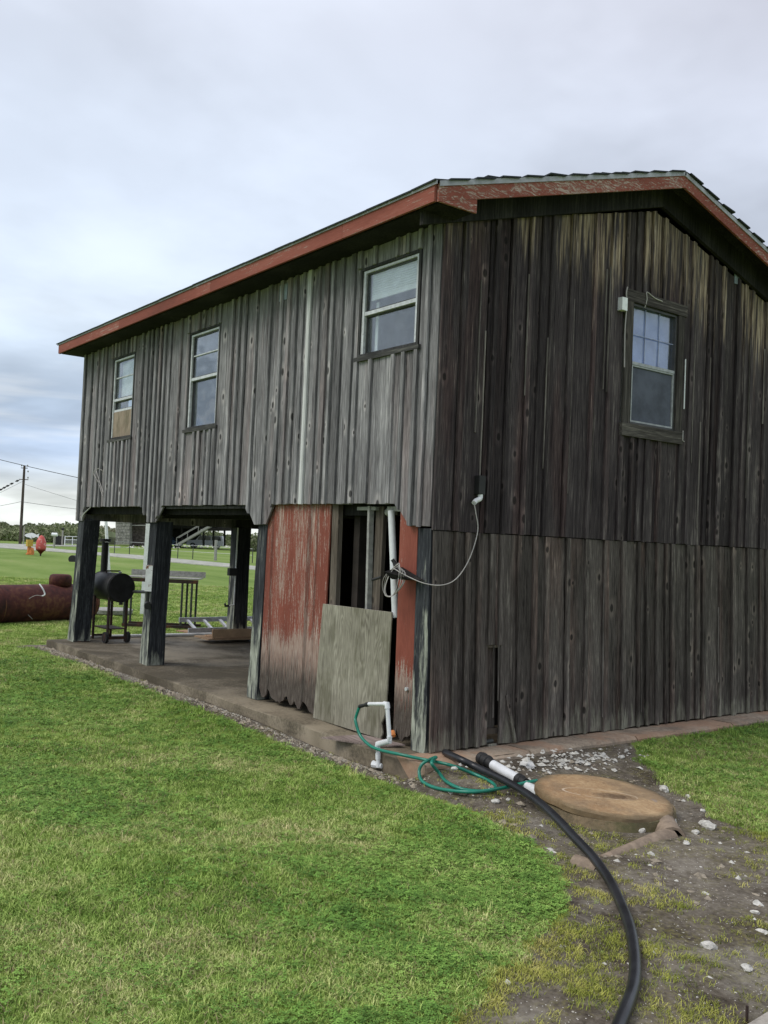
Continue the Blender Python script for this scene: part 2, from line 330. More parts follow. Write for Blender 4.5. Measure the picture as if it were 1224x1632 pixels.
# ground
m, t, b = mat('lawn_and_dirt', .95, spec=.1); M['ground'] = m
g = t.node('ShaderNodeNewGeometry').outputs['Position']
at_ = t.node('ShaderNodeAttribute', attribute_name='dirt'); dm = at_.outputs['Fac']
cdist = t.node('ShaderNodeVectorMath', operation='LENGTH'); cv = t.vadd(g, (-5.774, 4.885, 0)); t.put(cdist.inputs[0], cv); D = cdist.outputs['Value']
n = t.noise(g, .55, 5, .6); f = t.noise(g, 28, 5, .7); mid = t.noise(g, 4.5, 5, .65)
grass = t.cr(t.add(t.mul(n, .45), t.add(t.mul(mid, .35), t.mul(f, .25))), [(.36, (.10, .165, .034)), (.5, (.18, .265, .055)), (.62, (.27, .34, .09)), (.78, (.38, .38, .18))])
stripe = t.noise(t.vmul(t.vadd(g, (4, 9, 0)), (.10, .35, 1)), 1.0, 5, .6)
far = t.cr(t.add(t.mul(stripe, .6), t.add(t.mul(t.noise(g, .18, 5, .6), .2), t.mul(t.noise(g, 5, 5, .7), .28))), [(.36, (.105, .17, .036)), (.5, (.16, .24, .055)), (.62, (.215, .285, .085)), (.76, (.28, .29, .13))])
gc = t.mix(t.ramp(D, 11, 26), grass, far)
soil = t.cr(t.add(t.mul(t.noise(g, 2.3, 6, .65), .6), t.mul(f, .45)), [(.34, (.028, .022, .016)), (.46, (.082, .069, .053)), (.58, (.16, .14, .112)), (.76, (.30, .275, .23))])
moss = t.mul(t.ramp(t.noise(t.vadd(g, (3, 8, 0)), 1.9, 6, .7), .46, .60), t.ramp(t.noise(g, 45, 3, .7), .42, .6))
soil = t.mix(t.mul(moss, .35), soil, t.cr(f, [(.3, (.10, .10, .022)), (.7, (.33, .30, .08))]))
for scl, th, colr in ((70, .16, (.62, .6, .55)), (26, .10, (.5, .48, .42))):
    vn = t.voro(g, scl); k = t.mul(t.ramp(vn.outputs['Distance'], th+.06, th), t.ramp(t.sep(vn.outputs['Color'])[1], .72, .75))
    soil = t.mix(t.mul(k, .85), soil, colr)
edge = t.add(dm, t.mul(t.sub(t.add(mid, t.mul(f, .5)), .75), .55))
pale = t.mul(t.ramp(t.noise(t.vadd(g, (1, 5, 0)), 1.6, 5, .6), .52, .66), .38)
soil = t.mix(pale, soil, t.cr(f, [(.3, (.20, .185, .155)), (.7, (.38, .36, .31))]))
t.put(b.inputs['Base Color'], t.mix(t.ramp(edge, .38, .56), gc, soil))
t.put(b.inputs['Normal'], t.bump(t.add(f, t.mul(mid, 2)), .5, .02))

def leafmat(name, stops, scale=1.0, rnd=.3):
    m, t, b = mat(name, .75, spec=.2)
    g = t.node('ShaderNodeNewGeometry').outputs['Position']
    r = t.node('ShaderNodeObjectInfo').outputs['Random']
    v = t.add(t.mul(t.noise(t.vadd(g, (3, 1, 0)), .75*scale, 5, .62), .62), t.add(t.mul(t.noise(g, 6*scale, 3), .22), t.mul(r, .16)))
    c = t.cr(v, stops)
    s = t.node('ShaderNodeVectorMath', operation='SCALE'); t.put(s.inputs[0], c); t.put(s.inputs[3], t.ramp(r, 0, 1, 1-rnd, 1+rnd, smooth=False))
    t.put(b.inputs['Base Color'], s.outputs[0])
    try:
        b.inputs['Transmission Weight'].default_value = 0
    except Exception: pass
    return m
M['blade'] = leafmat('grass_blades', [(.34, (.145, .25, .045)), (.45, (.24, .37, .07)), (.55, (.37, .48, .13)), (.66, (.58, .55, .27))])
M['clover'] = leafmat('clover_leaves', [(.35, (.085, .195, .035)), (.52, (.16, .30, .055)), (.7, (.29, .41, .10))])
M['dry'] = leafmat('dry_grass', [(.35, (.22, .19, .09)), (.7, (.42, .36, .2))])
M['weed'] = leafmat('yellow_green_weeds', [(.35, (.17, .22, .032)), (.52, (.34, .36, .07)), (.70, (.52, .47, .16))], 2)

# ------------------------------------------------------------------ mesh builder
def wloc(o):
    v = Vector((0, 0, 0))
    while o: v += o.location; o = o.parent
    return v
class MB:
    def __init__(s): s.v = []; s.f = []
    def add(s, vs, fs):
        k = len(s.v); s.v += [tuple(v) for v in vs]; s.f += [tuple(i+k for i in f) for f in fs]; return s
    def box(s, lo, hi, rot=None, jit=0.0):
        lo = Vector(lo); hi = Vector(hi); c = (lo+hi)/2
        vs = [Vector((x, y, z)) for z in (lo.z, hi.z) for y in (lo.y, hi.y) for x in (lo.x, hi.x)]
        if jit: vs = [v+Vector([random.uniform(-jit, jit) for _ in range(3)]) for v in vs]
        if rot: vs = [c+rot @ (v-c) for v in vs]
        return s.add(vs, [(0, 2, 3, 1), (4, 5, 7, 6), (0, 1, 5, 4), (2, 6, 7, 3), (0, 4, 6, 2), (1, 3, 7, 5)])
    def beam(s, a, b, w, h, up=(0, 0, 1)):          # box from a to b, w across, h along up
        a = Vector(a); b = Vector(b); d = (b-a).normalized(); sdir = d.cross(Vector(up))
        if sdir.length < 1e-4: sdir = Vector((1, 0, 0))
        sdir.normalize(); u = sdir.cross(d)
        vs = [p+sdir*sx*w/2+u*sz*h/2 for p in (a, b) for sx, sz in ((-1, -1), (1, -1), (1, 1), (-1, 1))]
        return s.add(vs, [(0, 1, 2, 3), (7, 6, 5, 4), (0, 4, 5, 1), (1, 5, 6, 2), (2, 6, 7, 3), (3, 7, 4, 0)])
    def tube(s, pts, r, seg=10, smooth=0, cap=True):
        pts = [Vector(p) for p in pts]
        if smooth: pts = catmull(pts, smooth)
        rr = r if hasattr(r, '__len__') else [r]*len(pts)
        if len(rr) != len(pts): rr = list(np.interp(np.linspace(0, 1, len(pts)), np.linspace(0, 1, len(rr)), rr))
        k = len(s.v); tprev = (pts[1]-pts[0]).normalized(); n = tprev.orthogonal().normalized()
        for i, p in enumerate(pts):
            tt = (pts[min(i+1, len(pts)-1)]-pts[max(i-1, 0)]).normalized()
            n = (n-tt*n.dot(tt)).normalized(); bb = tt.cross(n)
            for j in range(seg):
                a = 2*math.pi*j/seg; s.v.append(tuple(p+(n*math.cos(a)+bb*math.sin(a))*rr[i]))
        for i in range(len(pts)-1):
            for j in range(seg):
                a = k+i*seg+j; b_ = k+i*seg+(j+1) % seg; s.f.append((a, b_, b_+seg, a+seg))
        if cap:
            s.f.append(tuple(k+j for j in reversed(range(seg)))); s.f.append(tuple(k+(len(pts)-1)*seg+j for j in range(seg)))
        return s
    def lathe(s, c, axis, prof, seg=24):             # prof: (distance along axis, radius)
        c = Vector(c); ax = Vector(axis).normalized(); n = ax.orthogonal().normalized(); bb = ax.cross(n); k = len(s.v)
        for h, r in prof:
            for j in range(seg):
                a = 2*math.pi*j/seg; s.v.append(tuple(c+ax*h+(n*math.cos(a)+bb*math.sin(a))*max(r, 1e-4)))
        for i in range(len(prof)-1):
            for j in range(seg):
                a = k+i*seg+j; b_ = k+i*seg+(j+1) % seg; s.f.append((a, b_, b_+seg, a+seg))
        s.f.append(tuple(k+j for j in reversed(range(seg)))); s.f.append(tuple(k+(len(prof)-1)*seg+j for j in range(seg)))
        return s
    def build(s, name, m, parent=None, smooth=False, kind=None, label=None, cat=None, group=None, base=None):
        off = wloc(parent)
        if parent is None and base is None:
            a = np.array(s.v); base = Vector(((a[:, 0].min()+a[:, 0].max())/2, (a[:, 1].min()+a[:, 1].max())/2, a[:, 2].min()))
        loc = Vector(base) - off if base is not None else Vector((0, 0, 0))
        me = bpy.data.meshes.new(name); me.from_pydata([tuple(Vector(v)-off-loc) for v in s.v], [], s.f); me.update()
        if smooth:
            me.polygons.foreach_set('use_smooth', [True]*len(me.polygons))
            if smooth != 'all':
                bm = bmesh.new(); bm.from_mesh(me)
                for e in bm.edges:
                    if len(e.link_faces) == 2 and e.calc_face_angle(0) > R(40): e.smooth = False
                bm.to_mesh(me); bm.free()
        me.materials.append(M[m] if isinstance(m, str) else m)
        o = bpy.data.objects.new(name, me); COL.objects.link(o); o.location = loc
        if parent: o.parent = parent
        tag(o, label, cat, group, kind); return o
def tag(o, label=None, cat=None, group=None, kind=None):
    if label: o['label'] = label
    if cat: o['category'] = cat
    if group: o['group'] = group
    if kind: o['kind'] = kind
    return o
def thing(name, label, cat, loc, group=None):
    o = bpy.data.objects.new(name, None); COL.objects.link(o); o.location = loc; o.empty_display_size = .1
    return tag(o, label, cat, group)
def catmull(p, n):
    out = []; P = [p[0]]+p+[p[-1]]
    for i in range(1, len(P)-2):
        for k in range(n):
            u = k/n; a, b, c, d = P[i-1], P[i], P[i+1], P[i+2]
            out.append(.5*((2*b)+(c-a)*u+(2*a-5*b+4*c-d)*u*u+(3*b-a-3*c+d)*u**3))
    out.append(p[-1]); return out

# ------------------------------------------------------------------ ground
def sstep(x, a, b):
    q = np.clip((x-a)/(b-a), 0, 1); return q*q*(3-2*q)
_rt = [(rng.uniform(0, 6.28), rng.uniform(.3, 1)) for _ in range(40)]
def vnoise(x, y, s):                     # cheap smooth noise, -1..1
    out = 0
    for i in range(7):
        a, k = _rt[i]; out = out+np.sin((x*np.cos(a)+y*np.sin(a))*s*(k+.4)+a*5)*np.cos((y*np.cos(a*1.7)-x*np.sin(a*2.1))*s*(1.2-k*.5)+a*3)
    return out/3.2
def gz(x, y):
    x = np.asarray(x, float); y = np.asarray(y, float)
    z = -.15+.012*vnoise(x, y, 1.3)*np.exp(-((x-2)**2+(y+1)**2)/200)
    z = z+.055*np.exp(-((np.minimum(y, 9)+.35)/.7)**2)*sstep(x, -9.6, -8.2)*sstep(x, -.6, -2.6)*(y < .5)
    z = z+.115*sstep(y, -.50, -.20)*np.exp(-((np.maximum(x, .3)-.3)/.62)**2)*sstep(x, .12, .30)+.05*sstep(y, 1.2, 2.2)*np.exp(-((np.maximum(x, .3)-.3)/2)**2)*(x > -.2)*(1-np.exp(-((np.maximum(x, .3)-.3)/.62)**2))
    z = z+.02*sstep(x, 1.0, 2.2)*vnoise(x, y, 5)*np.exp(-((x-2.5)**2+(y+.5)**2)/8)
    return z
DIRT = [(.1, -.42), (.3, -.5), (1.05, -.46), (1.71, -.60), (2.2, -.88), (2.5, -1.22), (2.68, -1.6), (2.8, -1.95), (3.0, -2.4), (3.4, -3.3), (4.6, -4.6), (7, -5),
        (8, 0), (4.2, .8), (2.9, .8), (2.3, .95), (1.88, 1.05), (1.4, 1.38), (.75, 1.72), (.36, 2.1), (.29, 2.9), (.1, 2.9)]
def inside(x, y, P):
    c = np.zeros(np.shape(x), bool); n = len(P)
    for i in range(n):
        x1, y1 = P[i]; x2, y2 = P[(i+1) % n]
        k = ((y1 > y) != (y2 > y)) & (x < (x2-x1)*(y-y1)/(y2-y1+1e-12)+x1); c ^= k
    return c
def segd(x, y, P, closed=True):
    d = np.full(np.shape(x), 1e9); n = len(P)
    for i in range(n if closed else n-1):
        x1, y1 = P[i]; x2, y2 = P[(i+1) % n]; dx, dy = x2-x1, y2-y1
        u = np.clip(((x-x1)*dx+(y-y1)*dy)/(dx*dx+dy*dy+1e-12), 0, 1); d = np.minimum(d, np.hypot(x-x1-u*dx, y-y1-u*dy))
    return d
def dirtmask(x, y):                      # 0 lawn .. 1 bare
    x = np.asarray(x, float); y = np.asarray(y, float)
    sd_ = segd(x, y, DIRT)*np.where(inside(x, y, DIRT), 1, -1)
    m1 = sstep(sd_, -.12, .22)
    strip = sstep(y, -.58, -.42)*(y < .5)*sstep(x, .6, .3)*sstep(x, -9.1, -8.8)
    far = sstep(x, -8.3, -8.7)*sstep(y, -1.0, -.5)*sstep(y, 5, 3)*sstep(x, -9.4, -8.9)*.55
    return np.clip(np.maximum(np.maximum(m1, strip), far)+.16*vnoise(x, y, 6)*sstep(sd_, -.4, -.1), 0, 1)
def grow(a, b, s, lim_lo, lim_hi):
    c = list(np.arange(a, b, s)); st = s
    while c[-1] < lim_hi: st *= 1.25; c.append(c[-1]+st)
    st = s
    while c[0] > lim_lo: st *= 1.25; c.insert(0, c[0]-st)
    return np.array(c)
gx = grow(-9.5, 6.5, .09, -1500, 900); gy = grow(-5, 4, .09, -900, 1500)
X, Y = np.meshgrid(gx, gy); Z = gz(X, Y); nx, ny = len(gx), len(gy)
me = bpy.data.meshes.new('ground')
idx = np.arange(nx*ny).reshape(ny, nx); q = np.stack([idx[:-1, :-1], idx[:-1, 1:], idx[1:, 1:], idx[1:, :-1]], -1).reshape(-1, 4)
me.from_pydata(np.stack([X, Y, Z], -1).reshape(-1, 3).tolist(), [], q.tolist()); me.update()
a = me.attributes.new('dirt', 'FLOAT', 'POINT'); a.data.foreach_set('value', dirtmask(X, Y).reshape(-1).astype(np.float32))
me.polygons.foreach_set('use_smooth', [True]*len(me.polygons)); me.materials.append(M['ground'])
o = bpy.data.objects.new('ground', me); COL.objects.link(o); tag(o, kind='structure')

# roads
def ribbon(name, top, bot, z, m):
    A = [gnd(x, y, -.15) for x, y in top]; B = [gnd(x, y, -.15) for x, y in bot]
    mb = MB(); n = 24
    def rs(P): P = catmull(P, 8); return [P[int(i*(len(P)-1)/n)] for i in range(n+1)]
    A = rs(A); B = rs(B); vs = [Vector((p.x, p.y, z)) for p in A]+[Vector((p.x, p.y, z)) for p in B]
    vs += [Vector((v.x, v.y, z-.08)) for v in vs]; k = n+1
    mb.add(vs, [(i, i+1, k+i+1, k+i) for i in range(n)]+[(i+2*k, i+1+2*k, i+1, i) for i in range(n)]+[(k+i, k+i+1, 3*k+i+1, 3*k+i) for i in range(n)])
    return mb.build(name, m, kind='structure')
ribbon('road', [(-60, 861), (0, 866.6), (125, 878.5), (220, 885.5), (300, 893), (404, 903), (640, 930)], [(-60, 869), (0, 873.6), (125, 882.5), (220, 891.5), (300, 899), (404, 908.5), (640, 938)], -.10, 'road')
ribbon('driveway', [(-60, 863.2), (20, 867.2), (110, 869.2), (192, 871.6)], [(-60, 865.8), (20, 869.6), (110, 871.2), (192, 873.4)], -.105, 'road')

# slab
def slab():
    mb = MB()
    def nz(x, y): return .004*math.sin(x*3+y*2)+.003*math.sin(x*7.3)
    xs = np.arange(-8.56, .30, .1475); ys = [-.28, -.27]+list(np.arange(0, 5.6, .35))+[5.6]
    nxs, nys = len(xs), len(ys)
    vs = []
    for y in ys:
        for x in xs:
            jx = random.uniform(-.006, .006); yy = y+(random.uniform(-.008, .008) if y < 0 else 0); z = nz(x, y) if y > -.275 else -.012
            vs.append((x+jx, yy, z))
    fs = [(j*nxs+i, j*nxs+i+1, (j+1)*nxs+i+1, (j+1)*nxs+i) for j in range(nys-1) for i in range(nxs-1)]
    per = [i for i in range(nxs)]+[j*nxs+nxs-1 for j in range(1, nys)]+[(nys-1)*nxs+i for i in range(nxs-2, -1, -1)]+[j*nxs for j in range(nys-2, 0, -1)]
    k = len(vs); vs += [(vs[i][0], vs[i][1]+.0, -.32) for i in per]; n = len(per)
    fs += [(per[i], k+i, k+(i+1) % n, per[(i+1) % n]) for i in range(n)]
    mb.add(vs, fs); return mb.build('concrete_slab', 'slab', kind='structure', smooth=True)
slab()
# worn rust-stained lip of the slab along the gable, cast in separate lengths
ya = -.29
for i, L in enumerate((.62, .50, 1.35, 1.5, 1.4, .85)):
    mb = MB(); n = 8; y0, y1 = ya+.006, ya+L-.006; dz = (.012, .008, .011, .009, .012, .01)[i]
    vs = []
    for j in range(n+1):
        y = y0+(y1-y0)*j/n; xo = .315+random.uniform(-.014, .012)
        vs += [(.004 if y > -.02 else -.05, y, dz-.002), (xo-.03, y+random.uniform(-.004, .004), dz), (xo, y, dz-.022), (xo+.004, y, -.30)]
    fs = [(4*j+c, 4*j+c+1, 4*j+5+c, 4*j+4+c) for j in range(n) for c in range(3)]+[(0, 4*n, 4*n+3, 3), (3, 2, 1, 0), (4*n, 4*n+1, 4*n+2, 4*n+3)]
    mb.add(vs, fs); mb.build('slab_edging', 'slabr', kind='structure', smooth=True); ya += L

# ------------------------------------------------------------------ the stilt barn
barn = thing('stilt_barn', 'weathered grey wooden barn raised on posts with red trimmed roof', 'barn', (-4.1, 2.6, 0))
GX = -.07; YR = 2.65; YB = 5.3; XF = -8.26
LOBE = [(-8.285, 1.785), (-8.05, 1.785), (-7.923, 1.987), (-5.877, 1.987), (-5.647, 1.785), (-5.43, 1.785), (-5.19, 1.992), (-3.12, 1.992), (-2.92, 1.786), (-2.68, 1.788), (-2.54, 1.992), (-.52, 1.986), (-.33, 1.80), (0.1, 1.79)]
def pl(P): return lambda x: float(np.interp(x, [a for a, _ in P], [b for _, b in P]))
sb = pl(LOBE); RK = [(-.5, 4.98-.27*3.15), (YR, 4.98), (YB+.5, 4.98-.27*(YB+.5-YR))]; rk = pl(RK)
def strip(u0, u1, zb, zt, brk, jit=.003, endj=.004):
    us = sorted(set([u0, u1]+[b for b in brk if u0+.004 < b < u1-.004])); j0 = random.uniform(-endj, endj)
    bot = [(u, zb(u)+j0+random.uniform(-.002, .002)) for u in us]; top = [(u, zt(u)) for u in us]
    zl, zh = zb(u0), zt(u0); n = max(1, int((zh-zl)/.55))
    right = [(u1+random.uniform(-jit, jit), zb(u1)+(zt(u1)-zb(u1))*k/n) for k in range(1, n)]
    left = [(u0+random.uniform(-jit, jit), zl+(zh-zl)*k/n) for k in range(n-1, 0, -1)]
    return bot+right+top[::-1]+left
def board(name, mt, poly, w, th, place, tilt=0.0, parent=None, label=None, bow=0.0):
    uc = sum(p[0] for p in poly)/len(poly); n = len(poly); c = .004
    cz = sum(p[1] for p in poly)/n
    def ins(p, k):
        du = uc-p[0]; dz = cz-p[1]; return (p[0]+math.copysign(min(k, abs(du)), du), p[1]+math.copysign(min(k*.6, abs(dz)), dz))
    f = lambda p, d: place(p[0], p[1], w+d+tilt*(p[0]-uc)+bow*(p[1]-cz))
    vs = [f(p, 0) for p in poly]+[f(p, th-c) for p in poly]+[f(ins(p, c), th) for p in poly]
    fs = [tuple(range(2*n, 3*n)), tuple(reversed(range(n)))]
    for k in range(n):
        j = (k+1) % n; fs += [(k, j, n+j, n+k), (n+k, n+j, 2*n+j, 2*n+k)]
    return MB().add(vs, fs).build(name, mt, parent or barn, label=label)
P_side = lambda u, z, w: (u, -w, z)
P_gup = lambda u, z, w: (GX+w, u, z)
P_glo = lambda u, z, w: (GX-.006+w+.062*(1.78-z)/1.78, u, z)
def run(edges, zb, zt, brk, holes, place, mt, w0, th, bat, gap=.009, wob=.010, batm=None, skip=()):
    for i in range(len(edges)-1):
        a, b = edges[i], edges[i+1]
        if i in skip: continue
        w = w0+random.uniform(0, wob); tl = random.uniform(-.03, .03)
        hit = [h for h in holes if min(b, h[1])-max(a, h[0]) > .03]
        g0, g1 = random.uniform(.2, 1)*gap, random.uniform(.2, 1)*gap
        if not hit: board('plank', mt, strip(a+g0, b-g1, zb, zt, brk), w, th, place, tl)
        else:
            h = hit[0]
            board('plank', mt, strip(a+g0, b-g1, zb, lambda u: h[2], brk), w, th, place, tl)
            board('plank', mt, strip(a+g0, b-g1, lambda u: h[3], zt, brk, endj=0), w, th, place, tl)
    have = [q[0] for q in bat]; bat = list(bat)
    for u in edges[1:-1]:
        if min([abs(u-h_) for h_ in have]+[9]) > .09 and random.random() < .9: bat.append((u+random.uniform(-.012, .012), random.uniform(.04, .07)))
    for i in range(len(edges)-1):                    # narrow cover strips on some wide boards
        if edges[i+1]-edges[i] > .24 and random.random() < .38:
            u = edges[i]+(edges[i+1]-edges[i])*random.uniform(.4, .6)
            if min([abs(u-q[0]) for q in bat]+[9]) > .08: bat.append((u, random.uniform(.035, .06)))
    for u, wd, *mm in bat:
        m_ = mm[0] if mm else (batm or mt)
        hit = [h for h in holes if h[0]-.02 < u < h[1]+.02]
        rngs = [(zb, zt)] if not hit else [(zb, lambda u_, h=hit[0]: h[2]), (lambda u_, h=hit[0]: h[3], zt)]
        for z0, z1 in rngs:
            if z1(u)-z0(u) < .05: continue
            board('batten', m_, strip(u-wd/2, u+wd/2, z0, z1, brk, .0025), w0+th+wob*.75, .024, place, random.uniform(-.05, .05))
# holes: u0,u1,z0,z1
W1 = (-1.181, -.315, 3.262, 4.10); W2 = (-4.685, -3.883, 2.857, 4.048); W3 = (-7.124, -6.335, 2.884, 4.058)
SE = [-8.285, -8.238, -7.95, -7.662, -7.37, W3[0], -6.86, -6.593, W3[1], -6.061, -5.762, -5.474, -5.206, -4.925, W2[0], -4.42, -4.15, W2[1], -3.59, -3.325, -3.066, -2.781, -2.527, -2.245, -2.00, -1.72, -1.45, W1[0], -.951, -.63, W1[1], -.075]
side_top = lambda u: 4.262
run(SE, sb, side_top, [a for a, _ in LOBE], (W1, W2, W3), P_side, 'grey', 0.0, .020,
    [(-7.95, .05), (-7.68, .055), (-7.38, .05), (-6.86, .045), (-6.07, .05), (-5.49, .05), (-5.19, .055), (-4.90, .05), (-4.42, .045), (-4.14, .05), (-3.59, .05), (-3.30, .05), (-3.05, .045), (-2.26, .05), (-2.01, .055, 'pale'),
     (-1.60, .05), (-1.28, .06), (-.96, .05), (-.63, .05), (-.20, .04)], wob=.014)
GE = [-.022, .178, .48, .715, .957, 1.215, 1.476, 1.786, 2.022, 2.22, 2.50, 2.76, 3.13, 3.28, 3.55, 3.805, 4.069, 4.332, 4.612, 4.87, 5.12, YB]
WG = (2.22, 3.13, 2.82, 4.09)
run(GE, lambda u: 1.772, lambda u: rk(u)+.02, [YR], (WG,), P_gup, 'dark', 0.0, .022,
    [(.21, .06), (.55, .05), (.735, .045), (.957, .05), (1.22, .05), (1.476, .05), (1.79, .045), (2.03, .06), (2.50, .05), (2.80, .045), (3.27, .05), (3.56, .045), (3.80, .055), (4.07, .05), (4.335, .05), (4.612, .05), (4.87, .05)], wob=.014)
LE = [-.002, .235, .505, .626, .748, .961, 1.29, 1.545, 1.81, 2.071, 2.32, 2.561, 2.828, 3.088, 3.34, 3.597, 3.872, 4.14, 4.386, 4.641, 4.9, 5.13, YB]
lowb = lambda u: .012+.012*abs(math.sin(u*23))
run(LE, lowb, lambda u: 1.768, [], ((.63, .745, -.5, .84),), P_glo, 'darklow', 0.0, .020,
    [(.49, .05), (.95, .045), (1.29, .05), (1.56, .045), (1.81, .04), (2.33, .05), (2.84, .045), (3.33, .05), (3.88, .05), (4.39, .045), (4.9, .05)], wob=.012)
# thin pale strips along batten edges at some joints
for u in [q for q in GE[1:-1] if not 2.2 < q < 3.14]+[.34, .85, 1.35, 1.9, 3.42, 3.92, 4.48]:
    if random.random() < .6:
        z0 = random.uniform(1.78, 3.2); z1 = min(rk(u)-.5, z0+random.uniform(.7, 2.2)); e_ = u+random.choice((-1, 1))*random.uniform(.028, .036)
        board('pale_edge_strip', 'edge', strip(e_-.004, e_+.004, lambda q_: z0, lambda q_: z1, [], .0025), .044, .014, P_gup)
for u in LE[1:-1]:
    if random.random() < .5:
        z0 = random.uniform(.05, .6); z1 = min(1.75, z0+random.uniform(.5, 1.5)); e_ = u+random.choice((-1, 1))*random.uniform(.026, .034)
        board('pale_edge_strip', 'edge', strip(e_-.0035, e_+.0035, lambda q_: z0, lambda q_: z1, [], .002), .040, .014, P_glo)
# inner planks behind the missing board, cleats, a broken batten hanging askew
board('plank', 'darklow', strip(.60, .78, lambda u: .1, lambda u: .9, []), -.075, .02, P_glo)
MB().beam((-.05, .60, .835), (-.05, .775, .83), .035, .03).build('cleat', 'stud', barn)
MB().beam((-.048, .60, .125), (-.048, .78, .12), .05, .045).build('cleat', 'stud', barn)
MB().beam((-.004, .83, .42), (.03, .925, .02), .03, .018, up=(1, 0, 0)).build('batten', 'darklow', barn, label='broken batten hanging askew from lower gable wall')
MB().tube([(-.035, .60, .035), (-.035, .72, .04)], .018, 8).build('pipe_stub', 'metal', barn)

# cores behind the boards: rectangles around the holes
def core(name, mt, us, zs, holes, place, w, th, parent=barn):
    mb = MB()
    for i in range(len(us)-1):
        for j in range(len(zs)-1):
            uc, zc = (us[i]+us[i+1])/2, (zs[j]+zs[j+1])/2
            if any(h[0] < uc < h[1] and h[2] < zc < h[3] for h in holes): continue
            vs = [place(u, z, ww) for ww in (w, w+th) for u, z in ((us[i], zs[j]), (us[i+1], zs[j]), (us[i+1], zs[j+1]), (us[i], zs[j+1]))]
            mb.add(vs, [(3, 2, 1, 0), (4, 5, 6, 7), (0, 1, 5, 4), (1, 2, 6, 5), (2, 3, 7, 6), (3, 0, 4, 7)])
    return mb.build(name, mt, parent)
core('wall', 'room', [XF+.02, W3[0]+.01, W3[1]-.01, W2[0]+.01, W2[1]-.01, W1[0]+.01, W1[1]-.01, GX-.03], [2.03, W2[2]+.01, W3[2]+.01, W1[2]+.01, W2[3]-.01, W1[3]-.01, 4.24],
     ((W1[0], W1[1], W1[2], W1[3]), (W2[0], W2[1], W2[2], W2[3]), (W3[0], W3[1], W3[2], W3[3])), P_side, -.10, .085)
gh = (WG[0]+.1, WG[1]-.1, WG[2]+.05, WG[3]-.04)
core('wall', 'room', [.1, gh[0], gh[1], YB-.1], [2.03, gh[2], gh[3], 4.24], (gh,), P_gup, -.10, .085)
# gable triangle behind the boards
vs = [(GX-.02, .02, 4.24), (GX-.02, YB-.02, 4.24), (GX-.02, YR, 4.95), (GX-.09, .02, 4.24), (GX-.09, YB-.02, 4.24), (GX-.09, YR, 4.95)]
MB().add(vs, [(0, 1, 2), (5, 4, 3), (0, 3, 4, 1), (1, 4, 5, 2), (2, 5, 3, 0)]).build('wall', 'beam', barn)
vs2 = [(v[0]+XF+.1-GX, v[1], v[2]) for v in vs]
MB().add(vs2, [(0, 1, 2), (5, 4, 3), (0, 3, 4, 1), (1, 4, 5, 2), (2, 5, 3, 0)]).build('wall', 'grey', barn)
P_far = lambda u, z, w: (XF+.12+w, u, z)
FH = (.62, .98, 3.05, 3.95)
core('wall', 'room', [.1, FH[0], FH[1], YB-.1], [2.03, FH[2], FH[3], 4.24], (FH,), P_far, -.08, .08)
core('wall', 'grey', [XF, GX], [1.8, 4.3], (), lambda u, z, w: (u, YB+w, z), -.08, .08)
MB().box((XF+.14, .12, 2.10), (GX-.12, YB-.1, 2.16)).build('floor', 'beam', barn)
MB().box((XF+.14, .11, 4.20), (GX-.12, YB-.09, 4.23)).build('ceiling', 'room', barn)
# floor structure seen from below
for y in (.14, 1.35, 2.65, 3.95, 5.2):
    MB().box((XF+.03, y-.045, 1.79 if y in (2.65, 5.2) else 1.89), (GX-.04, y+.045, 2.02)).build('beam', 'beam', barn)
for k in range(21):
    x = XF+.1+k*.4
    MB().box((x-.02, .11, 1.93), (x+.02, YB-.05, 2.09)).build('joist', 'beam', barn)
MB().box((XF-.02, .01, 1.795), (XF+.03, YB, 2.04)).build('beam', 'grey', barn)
MB().box((-5.2, .006, 1.955), (-3.1, .03, 1.985)).build('ledger', 'frame', barn)
MB().tube([(-7.75, -.015, 1.99), (-8.0, -.03, 1.88), (-8.05, -.035, 1.80)], .008, 6, smooth=4).build('loose_strip', 'pale', barn)

# posts
def post(x, y, w=.2, dx=0, dy=0, zt=1.80, lab=None):
    vs = []
    for k, z in enumerate((0.0, .05, .5, 1.1, zt)):
        q = 1-z/zt; cx, cy = x+dx*q, y+dy*q; h = w/2+(.006 if k < 2 else 0)
        for sx, sy in ((-1, -1), (1, -1), (1, 1), (-1, 1)): vs.append((cx+sx*h+random.uniform(-.005, .005), cy+sy*h+random.uniform(-.004, .004), z))
    fs = [(3, 2, 1, 0), (16, 17, 18, 19)]+[(4*k+i, 4*k+(i+1) % 4, 4*k+4+(i+1) % 4, 4*k+4+i) for k in range(4) for i in range(4)]
    return MB().add(vs, fs).build('post', 'post', barn, label=lab)
post(-8.13, .11, .24, dx=-.12, dy=-.02); post(-5.56, .12, .22, dx=0, dy=-.04, lab='dark post with pale mossy foot beside the smoker'); post(-2.79, .10, .19, dx=-.06)
post(-8.13, 2.65, .24); post(-5.56, 2.65, .0001+.0) if False else None
post(-8.13, 5.15, .2); post(-2.79, 5.15, .2); post(-5.56, 5.15, .2); post(-.2, 5.15, .18)
MB().box((-8.36, -.02, .001), (-8.12, .22, .012)).build('base_plate', 'rustdark', barn)
# corner post, fluted by weather
post(-.155, .075, .17, dx=.035, dy=0, zt=1.785)
# store room walls
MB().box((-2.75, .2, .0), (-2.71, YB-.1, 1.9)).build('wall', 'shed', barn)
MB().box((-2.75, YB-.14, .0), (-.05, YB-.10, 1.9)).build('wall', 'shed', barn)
MB().box((-.13, .18, .15), (-.10, YB-.1, 1.74)).build('wall', 'shed', barn)
